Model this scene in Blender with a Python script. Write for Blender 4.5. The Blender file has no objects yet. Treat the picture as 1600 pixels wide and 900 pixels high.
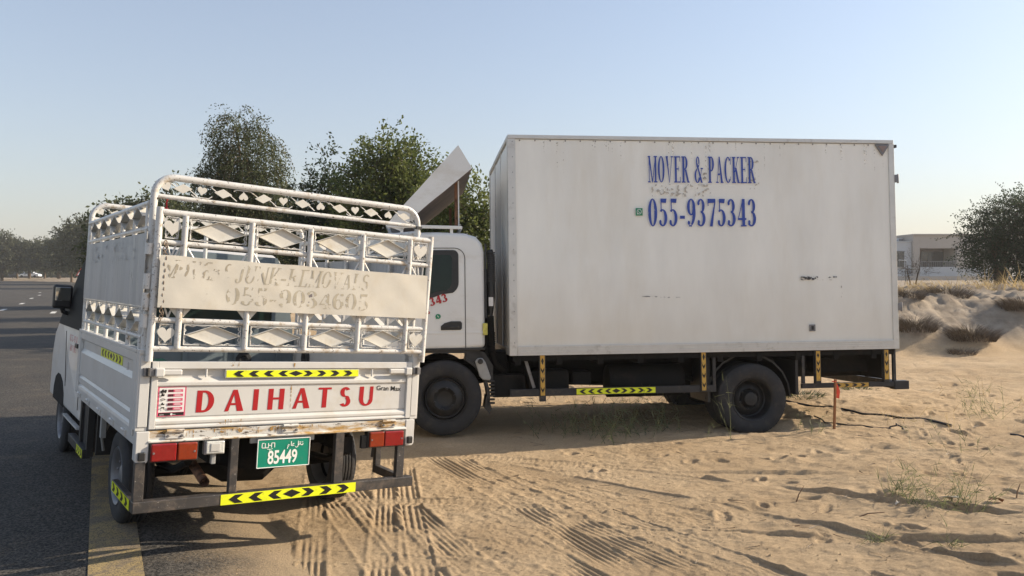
import bpy, math, random
import numpy as np
from mathutils import Matrix, Vector

random.seed(7)
RS = np.random.RandomState(11)
C = bpy.context.scene.collection
scene = bpy.context.scene
PI = math.pi

# ---------------------------------------------------------------- camera
def rot(yaw, pitch, roll):
    return (Matrix.Rotation(yaw, 3, 'Z') @ Matrix.Rotation(pitch, 3, 'X') @ Matrix.Rotation(roll, 3, 'Y'))
cam_d = bpy.data.cameras.new("camera"); cam = bpy.data.objects.new("camera", cam_d); C.objects.link(cam)
RC = rot(0, -0.0144, 0.0014)
cm = Matrix(((RC[0][0], RC[0][2], -RC[0][1]), (RC[1][0], RC[1][2], -RC[1][1]), (RC[2][0], RC[2][2], -RC[2][1]))).to_4x4()
cm.translation = (0, 0, 1.6)
cam.matrix_world = cm
cam_d.sensor_width = 36; cam_d.lens = 36 * 1224.6 / 1600
cam_d.clip_start = 0.05; cam_d.clip_end = 6000
scene.camera = cam

# ---------------------------------------------------------------- light
SUN_AZ = math.radians(16)      # from +X towards +Y
SUN_EL = math.radians(24)
world = bpy.data.worlds.new("World"); scene.world = world; world.use_nodes = True
wn = world.node_tree; bg = wn.nodes['Background']
sky = wn.nodes.new('ShaderNodeTexSky'); sky.sky_type = 'NISHITA'; sky.sun_disc = False
sky.sun_elevation = SUN_EL; sky.sun_rotation = PI/2 - SUN_AZ
sky.air_density = 1.0; sky.dust_density = 0.9; sky.ozone_density = 1.6; sky.altitude = 0
# low desert haze: a pale warm-grey veil that thickens evenly towards the whole horizon
gtc = wn.nodes.new('ShaderNodeTexCoord'); gsp = wn.nodes.new('ShaderNodeSeparateXYZ'); wn.links.new(gtc.outputs['Generated'], gsp.inputs[0])
gab = wn.nodes.new('ShaderNodeMath'); gab.operation = 'ABSOLUTE'; wn.links.new(gsp.outputs[2], gab.inputs[0])
gml = wn.nodes.new('ShaderNodeMath'); gml.operation = 'MULTIPLY'; gml.inputs[1].default_value = -5.5; wn.links.new(gab.outputs[0], gml.inputs[0])
gex = wn.nodes.new('ShaderNodeMath'); gex.operation = 'EXPONENT'; wn.links.new(gml.outputs[0], gex.inputs[0])
gmx = wn.nodes.new('ShaderNodeMix'); gmx.data_type = 'RGBA'; gmx.inputs[7].default_value = (2.36, 2.17, 2.04, 1)
gcl = wn.nodes.new('ShaderNodeMath'); gcl.operation = 'MULTIPLY_ADD'; gcl.inputs[1].default_value = 0.62; gcl.inputs[2].default_value = 0.26; wn.links.new(gex.outputs[0], gcl.inputs[0])
wn.links.new(gcl.outputs[0], gmx.inputs[0]); wn.links.new(sky.outputs[0], gmx.inputs[6])
wn.links.new(gmx.outputs[2], bg.inputs[0]); bg.inputs[1].default_value = 0.135
sd = bpy.data.lights.new("sun", 'SUN'); sun = bpy.data.objects.new("sun", sd); C.objects.link(sun)
sd.energy = 4.4; sd.angle = math.radians(0.5); sd.color = (1.0, 0.86, 0.67)
to_sun = Vector((math.cos(SUN_AZ)*math.cos(SUN_EL), math.sin(SUN_AZ)*math.cos(SUN_EL), math.sin(SUN_EL)))
sun.rotation_euler = to_sun.to_track_quat('Z', 'Y').to_euler()
sun.location = (30, 8, 20)
scene.view_settings.view_transform = 'Standard'; scene.view_settings.look = 'None'
scene.view_settings.exposure = 0.80; scene.view_settings.gamma = 1.0

# ---------------------------------------------------------------- materials
def mat(name, col, rough=0.6, metal=0.0, var=0.12, scale=3.0, dirt=None, dirt_amt=0.0, dirt_scale=2.0,
        bump=0.0, bump_scale=40.0, stretch=(1, 1, 1), coat=0.0, dirt_edge=0.12, trans=0.0, emit=None, speck=None, speck_amt=0.5, speck_scale=30, spec=0.5):
    m = bpy.data.materials.new(name); m.use_nodes = True
    nt = m.node_tree; N = nt.nodes; L = nt.links; b = N['Principled BSDF']
    b.inputs['Roughness'].default_value = rough; b.inputs['Metallic'].default_value = metal
    b.inputs['Coat Weight'].default_value = coat; b.inputs['Specular IOR Level'].default_value = spec
    tc = N.new('ShaderNodeTexCoord'); mp = N.new('ShaderNodeMapping'); mp.inputs['Scale'].default_value = stretch
    L.new(tc.outputs['Object'], mp.inputs[0])
    n1 = N.new('ShaderNodeTexNoise'); n1.inputs['Scale'].default_value = scale; n1.inputs['Detail'].default_value = 6
    n1.inputs['Roughness'].default_value = 0.65
    L.new(mp.outputs[0], n1.inputs[0])
    r1 = N.new('ShaderNodeValToRGB')
    r1.color_ramp.elements[0].position = 0.3; r1.color_ramp.elements[1].position = 0.7
    r1.color_ramp.elements[0].color = (*[c*(1-var) for c in col], 1)
    r1.color_ramp.elements[1].color = (*[min(1, c*(1+var)) for c in col], 1)
    L.new(n1.outputs[0], r1.inputs[0]); out = r1.outputs[0]
    def layer(prev, colr, amt, sc, edge, seed):
        n = N.new('ShaderNodeTexNoise'); n.inputs['Scale'].default_value = sc; n.inputs['Detail'].default_value = 8
        n.inputs['Roughness'].default_value = 0.7
        mpp = N.new('ShaderNodeMapping'); mpp.inputs['Location'].default_value = (seed, seed*2, seed*3); mpp.inputs['Scale'].default_value = stretch
        L.new(tc.outputs['Object'], mpp.inputs[0]); L.new(mpp.outputs[0], n.inputs[0])
        rr = N.new('ShaderNodeMapRange'); rr.inputs[1].default_value = 0.68-amt*0.45; rr.inputs[2].default_value = 0.68-amt*0.45+edge
        L.new(n.outputs[0], rr.inputs[0])
        mx = N.new('ShaderNodeMix'); mx.data_type = 'RGBA'
        L.new(rr.outputs[0], mx.inputs[0]); L.new(prev, mx.inputs[6]); mx.inputs[7].default_value = (*colr, 1)
        return mx.outputs[2]
    if dirt is not None: out = layer(out, dirt, dirt_amt, dirt_scale, dirt_edge, 3.1)
    if speck is not None: out = layer(out, speck, speck_amt, speck_scale, 0.03, 7.7)
    L.new(out, b.inputs['Base Color'])
    if bump > 0:
        nb = N.new('ShaderNodeTexNoise'); nb.inputs['Scale'].default_value = bump_scale; nb.inputs['Detail'].default_value = 5
        L.new(mp.outputs[0], nb.inputs[0])
        bp = N.new('ShaderNodeBump'); bp.inputs['Strength'].default_value = 1.0; bp.inputs['Distance'].default_value = bump
        L.new(nb.outputs[0], bp.inputs['Height']); L.new(bp.outputs[0], b.inputs['Normal'])
    if trans: b.inputs['Transmission Weight'].default_value = trans
    return m

M = {}
M['white'] = mat('white_body_paint', (.60, .59, .565), .38, var=.05, scale=5, dirt=(.50, .44, .34), dirt_amt=.32, dirt_scale=3.5, bump=.0004, bump_scale=9, coat=.2, dirt_edge=.3)
M['white_rust'] = mat('white_paint_rusty', (.60, .59, .555), .5, var=.06, scale=6, dirt=(.40, .24, .07), dirt_amt=.43, dirt_scale=9, stretch=(.45, 1, 2.2), speck=(.05, .025, .012), speck_amt=.22, speck_scale=40, bump=.0008, bump_scale=30)
M['tube'] = mat('white_painted_tube', (.62, .61, .585), .36, metal=.0, var=.06, scale=14, dirt=(.40, .32, .22), dirt_amt=.30, dirt_scale=14, speck=(.10, .07, .05), speck_amt=.19, speck_scale=60, bump=.0005, bump_scale=60)
M['plate'] = mat('painted_sheet_ornament', (.60, .58, .53), .45, var=.07, scale=8, dirt=(.48, .42, .32), dirt_amt=.35, dirt_scale=10, bump=.0006, bump_scale=20, dirt_edge=.25)
M['sheet'] = mat('worn_sign_sheet', (.56, .53, .465), .6, var=.07, scale=5, dirt=(.52, .46, .36), dirt_amt=.42, dirt_scale=6, bump=.002, bump_scale=6, dirt_edge=.35)
M['sheet_side'] = mat('streaked_sheet', (.33, .335, .345), .45, var=.16, scale=2.2, stretch=(1, 2.6, .35), dirt=(.44, .44, .42), dirt_amt=.40, dirt_scale=3, speck=(.07, .07, .07), speck_amt=.14, speck_scale=20, bump=.004, bump_scale=3)
M['print'] = mat('faded_tan_print', (.46, .39, .28), .7, var=.1, scale=20)
M['box_panel'] = mat('truck_box_panel', (.83, .83, .785), .5, var=.07, scale=1.3, stretch=(1.9, 1, .45), dirt=(.70, .665, .575), dirt_amt=.44, dirt_scale=.9, dirt_edge=.4, bump=.006, bump_scale=1.1)
M['alu'] = mat('aluminium_trim', (.62, .61, .58), .42, metal=.35, var=.07, scale=6, dirt=(.34, .31, .27), dirt_amt=.25, dirt_scale=8, dirt_edge=.25)
M['cab'] = mat('truck_cab_paint', (.74, .74, .72), .36, var=.04, scale=2, dirt=(.52, .47, .38), dirt_amt=.35, dirt_scale=2.5, stretch=(.7, 1, 1.5), dirt_edge=.35, coat=.3)
M['black'] = mat('black_steel', (.022, .022, .024), .5, var=.3, scale=8, dirt=(.12, .095, .07), dirt_amt=.33, dirt_scale=9, bump=.0008, bump_scale=50, dirt_edge=.25)
M['bumper'] = mat('scuffed_black_bar', (.05, .046, .045), .42, var=.25, scale=8, dirt=(.15, .12, .095), dirt_amt=.42, dirt_scale=14, speck=(.35, .33, .3), speck_amt=.1, speck_scale=60, bump=.0006, bump_scale=60, dirt_edge=.25)
M['chassis'] = mat('dusty_chassis', (.010, .010, .010), .8, var=.3, scale=5, dirt=(.030, .023, .018), dirt_amt=.40, spec=.2, dirt_scale=6, dirt_edge=.3)
M['rubber'] = mat('tyre_rubber', (.028, .028, .030), .82, var=.2, scale=10, dirt=(.075, .062, .049), dirt_amt=.40, dirt_scale=9, bump=.0008, bump_scale=80, dirt_edge=.35)
M['rim_dark'] = mat('dark_steel_rim', (.020, .020, .021), .55, metal=.1, var=.25, scale=10, dirt=(.075, .060, .046), dirt_amt=.32, dirt_scale=12, dirt_edge=.3)
M['rim_grey'] = mat('grey_steel_rim', (.20, .20, .21), .45, metal=.4, var=.12, scale=12, dirt=(.14, .11, .09), dirt_amt=.35, dirt_scale=12, dirt_edge=.3)
M['plastic'] = mat('black_plastic', (.02, .02, .021), .45, var=.2, scale=20, dirt=(.08, .07, .06), dirt_amt=.25, dirt_scale=12, dirt_edge=.3)
M['plastic_grey'] = mat('grey_plastic', (.33, .33, .32), .5, var=.1, scale=10)
M['yellow'] = mat('fluorescent_tape', (.80, .86, .02), .35, var=.06, scale=15, dirt=(.45, .42, .05), dirt_amt=.2, dirt_scale=25)
M['amber'] = mat('worn_amber_tape', (.60, .36, .06), .5, var=.1, scale=15, dirt=(.30, .19, .07), dirt_amt=.35, dirt_scale=22)
M['tape_black'] = mat('tape_black_print', (.012, .012, .012), .4, var=.1)
M['red'] = mat('red_lettering', (.40, .010, .016), .35, var=.06, scale=9)
M['blue'] = mat('blue_lettering', (.022, .06, .34), .4, var=.12, scale=6, speck=(.45, .45, .45), speck_amt=.08, speck_scale=30)
M['pink'] = mat('pink_print', (.62, .09, .17), .4, var=.06)
M['maroon'] = mat('maroon_print', (.20, .02, .05), .4)
M['sticker_white'] = mat('sticker_white', (.75, .74, .72), .4, var=.03)
M['green_plate'] = mat('green_plate', (.0, .235, .15), .35, var=.06, scale=12, dirt=(.05, .2, .14), dirt_amt=.2, dirt_scale=20)
M['plate_digit'] = mat('plate_digit_white', (.85, .85, .80), .3, var=.02)
M['logo_green'] = mat('logo_green', (.01, .22, .11), .4, var=.06)
M['lens_red'] = mat('red_lens', (.24, .004, .006), .18, var=.15, scale=30, coat=.6, bump=.0012, bump_scale=90)
M['lens_amber'] = mat('amber_lens', (.24, .022, .002), .18, var=.15, scale=30, coat=.6, bump=.0012, bump_scale=90)
M['lens_clear'] = mat('clear_lens', (.62, .62, .58), .12, var=.15, scale=60, coat=.6, bump=.0015, bump_scale=80)
M['glass'] = mat('dark_side_glass', (.012, .024, .020), .08, var=.3, scale=3, spec=.35)
M['dark_pane'] = mat('unlit_cab_pane', (.010, .011, .012), .6, var=.2, spec=.06)
M['mirror'] = mat('mirror_glass', (.55, .57, .57), .04, metal=1.0, var=.02)
M['rust'] = mat('rusty_steel', (.20, .095, .05), .85, var=.3, scale=12, dirt=(.08, .035, .02), dirt_amt=.4, dirt_scale=15, bump=.001, bump_scale=50)
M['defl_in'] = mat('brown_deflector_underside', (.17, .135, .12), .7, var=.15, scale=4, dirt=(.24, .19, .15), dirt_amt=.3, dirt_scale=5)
M['bluegrey'] = mat('cab_wall_painted_shade', (.13, .165, .185), .5, var=.08, scale=4, dirt=(.09, .11, .12), dirt_amt=.4, dirt_scale=4, dirt_edge=.3)  # white cab rear and headboard: their shade is put into this blue-grey
M['tarp'] = mat('green_tarpaulin', (.012, .09, .06), .6, var=.25, scale=6, bump=.004, bump_scale=14)
M['redcloth'] = mat('red_cloth', (.45, .01, .02), .8, var=.2)
M['chain'] = mat('rusty_chain', (.25, .19, .14), .6, metal=.5, var=.3, scale=60)
M['wood'] = mat('weathered_wood', (.33, .145, .06), .85, var=.25, scale=5, stretch=(6, 6, .6), bump=.001, bump_scale=30)
M['flag'] = mat('orange_red_ribbon', (.70, .09, .05), .7, var=.12, scale=20)
M['cable'] = mat('black_cable', (.02, .02, .022), .5, var=.15)
M['bark'] = mat('tree_bark', (.12, .085, .055), .9, var=.3, scale=6, stretch=(3, 3, .6), bump=.01, bump_scale=12)
M['paper'] = mat('pale_litter', (.62, .56, .46), .8, var=.1)
M['twig'] = mat('dry_twig', (.17, .10, .055), .9, var=.3, scale=10)
M['whitecar'] = mat('white_car_paint', (.75, .75, .75), .25, coat=.6, var=.02)
M['darkcar'] = mat('dark_car_paint', (.03, .035, .04), .25, coat=.6, var=.02)

# dust that has settled on the lower part of the truck body
_nt = M['box_panel'].node_tree; _N = _nt.nodes; _L = _nt.links; _b = _N['Principled BSDF']; _src = _b.inputs['Base Color'].links[0].from_socket
_tc = _N.new('ShaderNodeTexCoord'); _sp = _N.new('ShaderNodeSeparateXYZ'); _L.new(_tc.outputs['Object'], _sp.inputs[0])
_mr = _N.new('ShaderNodeMapRange'); _mr.inputs[1].default_value = 1.75; _mr.inputs[2].default_value = .9; _mr.inputs[3].default_value = 0; _mr.inputs[4].default_value = .75; _L.new(_sp.outputs[2], _mr.inputs[0])
_nz = _N.new('ShaderNodeTexNoise'); _nz.inputs['Scale'].default_value = 2.5; _nz.inputs['Detail'].default_value = 8; _L.new(_tc.outputs['Object'], _nz.inputs[0])
_ml = _N.new('ShaderNodeMath'); _ml.operation = 'MULTIPLY'; _L.new(_mr.outputs[0], _ml.inputs[0]); _L.new(_nz.outputs[0], _ml.inputs[1])
_mx = _N.new('ShaderNodeMix'); _mx.data_type = 'RGBA'; _L.new(_ml.outputs[0], _mx.inputs[0]); _L.new(_src, _mx.inputs[6]); _mx.inputs[7].default_value = (.60, .545, .44, 1); _L.new(_mx.outputs[2], _b.inputs['Base Color'])

def leafmat(name, dark, light, tw=.45, rough=.55):
    m = bpy.data.materials.new(name); m.use_nodes = True
    nt = m.node_tree; N = nt.nodes; L = nt.links; b = N['Principled BSDF']; b.inputs['Roughness'].default_value = rough
    b.inputs['Specular IOR Level'].default_value = .3
    at = N.new('ShaderNodeAttribute'); at.attribute_name = 'leafvar'
    r = N.new('ShaderNodeValToRGB'); r.color_ramp.elements[0].color = (*dark, 1); r.color_ramp.elements[1].color = (*light, 1)
    L.new(at.outputs['Fac'], r.inputs[0]); L.new(r.outputs[0], b.inputs['Base Color'])
    t = N.new('ShaderNodeBsdfTranslucent'); L.new(r.outputs[0], t.inputs[0])
    mx = N.new('ShaderNodeMixShader'); mx.inputs[0].default_value = tw
    L.new(b.outputs[0], mx.inputs[1]); L.new(t.outputs[0], mx.inputs[2]); L.new(mx.outputs[0], N['Material Output'].inputs[0])
    return m
M['leaf_ghaf'] = leafmat('ghaf_leaf', (.028, .038, .016), (.125, .142, .060))
M['leaf_broad'] = leafmat('broad_leaf', (.042, .064, .016), (.20, .225, .065))
M['leaf_dark'] = leafmat('dark_leaf', (.014, .030, .013), (.050, .072, .030))
M['leaf_far'] = leafmat('far_leaf', (.034, .044, .024), (.115, .122, .068))
M['leaf_right'] = leafmat('thorn_tree_leaf', (.022, .036, .020), (.075, .098, .048))
M['grass_green'] = leafmat('green_weed', (.07, .090, .042), (.25, .26, .13))
M['grass_dry'] = leafmat('dry_grass', (.26, .19, .09), (.52, .40, .21))
M['grass_grey'] = leafmat('grey_dead_grass', (.07, .055, .042), (.20, .155, .11), tw=.15)

# ---------------------------------------------------------------- mesh builder
class MB:
    def __init__(s): s.v = []; s.f = []; s.m = []; s.sm = []; s.starts = []
    def add(s, vs, fs, m=0, smooth=False):
        o = len(s.v); s.starts.append(o); s.v += [tuple(v) for v in vs]
        for f in fs: s.f.append(tuple(i+o for i in f)); s.m.append(m); s.sm.append(smooth)
        return s
    def box(s, x0, x1, y0, y1, z0, z1, m=0):
        x0, x1 = min(x0, x1), max(x0, x1); y0, y1 = min(y0, y1), max(y0, y1); z0, z1 = min(z0, z1), max(z0, z1)
        return s.add([(x0,y0,z0),(x1,y0,z0),(x1,y1,z0),(x0,y1,z0),(x0,y0,z1),(x1,y0,z1),(x1,y1,z1),(x0,y1,z1)],
                     [(0,3,2,1),(4,5,6,7),(0,1,5,4),(1,2,6,5),(2,3,7,6),(3,0,4,7)], m)
    def bar(s, a, b, w, h=None, m=0, up=(0, 0, 1)):
        h = h or w; a = Vector(a); b = Vector(b); d = (b-a).normalized(); u = Vector(up)
        if abs(d.dot(u)) > .98: u = Vector((0, 1, 0))
        r = d.cross(u).normalized(); u = r.cross(d)
        vs = []
        for p in (a, b):
            for i, j in ((-1,-1),(1,-1),(1,1),(-1,1)): vs.append(p + r*i*w/2 + u*j*h/2)
        return s.add(vs, [(0,1,2,3),(7,6,5,4),(0,4,5,1),(1,5,6,2),(2,6,7,3),(3,7,4,0)], m)
    def tube(s, path, r, seg=10, m=0, cap=True, closed=False):
        P = [Vector(p) for p in path]; n = len(P); rr = r if hasattr(r, '__len__') else [r]*n
        d0 = (P[1]-P[0]).normalized(); ref = Vector((0,0,1)) if abs(d0.z) < .9 else Vector((1,0,0))
        u = d0.cross(ref).normalized(); vs = []; prev = d0
        for i in range(n):
            if closed: d = (P[(i+1) % n]-P[i-1]).normalized()
            elif i == 0: d = d0
            elif i == n-1: d = (P[i]-P[i-1]).normalized()
            else: d = ((P[i+1]-P[i]).normalized()+(P[i]-P[i-1]).normalized()).normalized()
            q = prev.rotation_difference(d); u = q @ u; prev = d
            u = (u - d*u.dot(d)).normalized(); w = d.cross(u)
            for k in range(seg):
                a = 2*PI*k/seg; vs.append(P[i]+(u*math.cos(a)+w*math.sin(a))*rr[i])
        fs = []
        for i in range(n if closed else n-1):
            j = (i+1) % n
            for k in range(seg):
                k2 = (k+1) % seg; fs.append((i*seg+k, i*seg+k2, j*seg+k2, j*seg+k))
        s.add(vs, fs, m, True)
        if cap and not closed:
            o = len(s.v)-len(vs)
            s.f.append(tuple(o+k for k in reversed(range(seg)))); s.m.append(m); s.sm.append(False)
            s.f.append(tuple(o+(n-1)*seg+k for k in range(seg))); s.m.append(m); s.sm.append(False)
        return s
    def prism(s, pts, axis, a0, a1, m=0, smooth=False):
        # pts 2D; axis 0: (y,z) along x ; axis 1: (x,z) along y ; axis 2: (x,y) along z
        def P(p, a): return {0: (a, p[0], p[1]), 1: (p[0], a, p[1]), 2: (p[0], p[1], a)}[axis]
        n = len(pts); vs = [P(p, a0) for p in pts]+[P(p, a1) for p in pts]
        s.add(vs, [(i, (i+1) % n, n+(i+1) % n, n+i) for i in range(n)], m, smooth)
        o = len(s.v)-2*n
        s.f.append(tuple(o+i for i in reversed(range(n)))); s.m.append(m); s.sm.append(False)
        s.f.append(tuple(o+n+i for i in range(n))); s.m.append(m); s.sm.append(False)
        return s
    def lathe(s, prof, c, axis=0, seg=48, m=0, mfun=None):
        # prof: list of (offset along axis, radius)
        vs = []
        for (a, r) in prof:
            for k in range(seg):
                t = 2*PI*k/seg; q = (r*math.cos(t), r*math.sin(t))
                if axis == 0: vs.append((c[0]+a, c[1]+q[0], c[2]+q[1]))
                elif axis == 1: vs.append((c[0]+q[0], c[1]+a, c[2]+q[1]))
                else: vs.append((c[0]+q[0], c[1]+q[1], c[2]+a))
        fs = []
        for i in range(len(prof)-1):
            for k in range(seg): fs.append((i*seg+k, i*seg+(k+1) % seg, (i+1)*seg+(k+1) % seg, (i+1)*seg+k))
        return s.add(vs, fs, m, True)
    def disc(s, c, r, axis, seg=24, m=0):
        vs = []
        for k in range(seg):
            t = 2*PI*k/seg; q = (r*math.cos(t), r*math.sin(t))
            vs.append({0: (c[0], c[1]+q[0], c[2]+q[1]), 1: (c[0]+q[0], c[1], c[2]+q[1]), 2: (c[0]+q[0], c[1]+q[1], c[2])}[axis])
        return s.add(vs, [tuple(range(seg))], m)
    def cyl(s, a, b, r, seg=16, m=0): return s.tube([a, b], r, seg, m)
    def build(s, name, mats, parent=None, bevel=0, kind=None, fixn=True, bseg=2):
        me = bpy.data.meshes.new(name); me.from_pydata(s.v, [], s.f)
        if not isinstance(mats, (list, tuple)): mats = [mats]
        for m in mats: me.materials.append(m)
        me.polygons.foreach_set('material_index', s.m); me.polygons.foreach_set('use_smooth', s.sm)
        if fixn:
            import bmesh
            bm = bmesh.new(); bm.from_mesh(me); bmesh.ops.recalc_face_normals(bm, faces=bm.faces); bm.to_mesh(me); bm.free()
        me.update()
        if any(s.sm):
            try: me.set_sharp_from_angle(angle=math.radians(38))
            except Exception: pass
        o = bpy.data.objects.new(name, me); C.objects.link(o)
        if parent is not None: o.parent = parent
        if bevel:
            b = o.modifiers.new('bevel', 'BEVEL'); b.width = bevel; b.segments = bseg; b.limit_method = 'ANGLE'; b.angle_limit = math.radians(40)
        if kind: o['kind'] = kind
        return o

def build_pieces(mb, name, mats, parent=None, bevel=0, under_first=False):
    # every add() run becomes an object of its own
    st = mb.starts+[len(mb.v)]; out = []
    for a, b in zip(st[:-1], st[1:]):
        q = MB(); q.v = mb.v[a:b]
        for f, m, s in zip(mb.f, mb.m, mb.sm):
            if a <= f[0] < b: q.f.append(tuple(i-a for i in f)); q.m.append(m); q.sm.append(s)
        out.append(q.build(name, mats, parent if not (under_first and out) else out[0], bevel=bevel))
    return out[0]

def empty(name, mw=None, parent=None):
    o = bpy.data.objects.new(name, None); C.objects.link(o); o.empty_display_size = .2
    if mw is not None: o.matrix_world = mw
    if parent is not None: o.parent = parent
    return o
def tag(o, label, cat, group=None, kind=None):
    o['label'] = label; o['category'] = cat
    if group: o['group'] = group
    if kind: o['kind'] = kind
    return o
def npmesh(name, V, F, mats, parent=None, smooth=False, var=None, kind=None):
    me = bpy.data.meshes.new(name); V = np.asarray(V, np.float32); F = np.asarray(F, np.int32)
    me.vertices.add(len(V)); me.vertices.foreach_set('co', V.ravel())
    k = F.shape[1]; me.loops.add(F.size); me.loops.foreach_set('vertex_index', F.ravel())
    me.polygons.add(len(F)); me.polygons.foreach_set('loop_start', np.arange(0, F.size, k, dtype=np.int32))
    me.polygons.foreach_set('loop_total', np.full(len(F), k, np.int32))
    me.polygons.foreach_set('use_smooth', np.full(len(F), smooth, bool))
    if not isinstance(mats, (list, tuple)): mats = [mats]
    for m in mats: me.materials.append(m)
    me.update(calc_edges=True)
    if var is not None:
        a = me.attributes.new('leafvar', 'FLOAT', 'FACE'); a.data.foreach_set('value', np.asarray(var, np.float32))
    o = bpy.data.objects.new(name, me); C.objects.link(o)
    if parent is not None: o.parent = parent
    if kind: o['kind'] = kind
    return o

# ---------------------------------------------------------------- flat print: shapes in a plane
class Pl:
    """maps (u,v) on a plane with origin, right vector and up vector; each shape sits a hair proud of the last"""
    def __init__(s, o, r, u, off=.0012):
        s.o = Vector(o); s.r = Vector(r).normalized(); s.u = Vector(u).normalized(); s.n = s.r.cross(s.u).normalized(); s.k = off; s.mb = MB()
    def poly(s, pts, m=0, step=.00012):
        s.k += step; s.mb.add([s.o+s.r*p[0]+s.u*p[1]+s.n*s.k for p in pts], [tuple(range(len(pts)))], m)
    def strip(s, A, B, m=0, step=.00012):
        s.k += step; n = len(A)
        s.mb.add([s.o+s.r*p[0]+s.u*p[1]+s.n*s.k for p in A]+[s.o+s.r*p[0]+s.u*p[1]+s.n*s.k for p in B],
                 [(i, i+1, n+i+1, n+i) for i in range(n-1)], m)
    def rect(s, x0, y0, x1, y1, m=0): s.poly([(x0,y0),(x1,y0),(x1,y1),(x0,y1)], m)
    def line(s, pts, w, m=0):
        A = []; B = []
        for i, p in enumerate(pts):
            a = pts[max(0, i-1)]; b = pts[min(len(pts)-1, i+1)]; dx, dy = b[0]-a[0], b[1]-a[1]; L = math.hypot(dx, dy) or 1
            A.append((p[0]-dy/L*w/2, p[1]+dx/L*w/2)); B.append((p[0]+dy/L*w/2, p[1]-dx/L*w/2))
        s.strip(A, B, m)
    def circle(s, cx, cy, r, m=0, n=20, ry=None):
        ry = ry or r
        s.poly([(cx+r*math.cos(2*PI*k/n), cy+ry*math.sin(2*PI*k/n)) for k in range(n)], m)
    def build(s, name, mats, parent): return s.mb.build(name, mats, parent, fixn=False)

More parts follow.
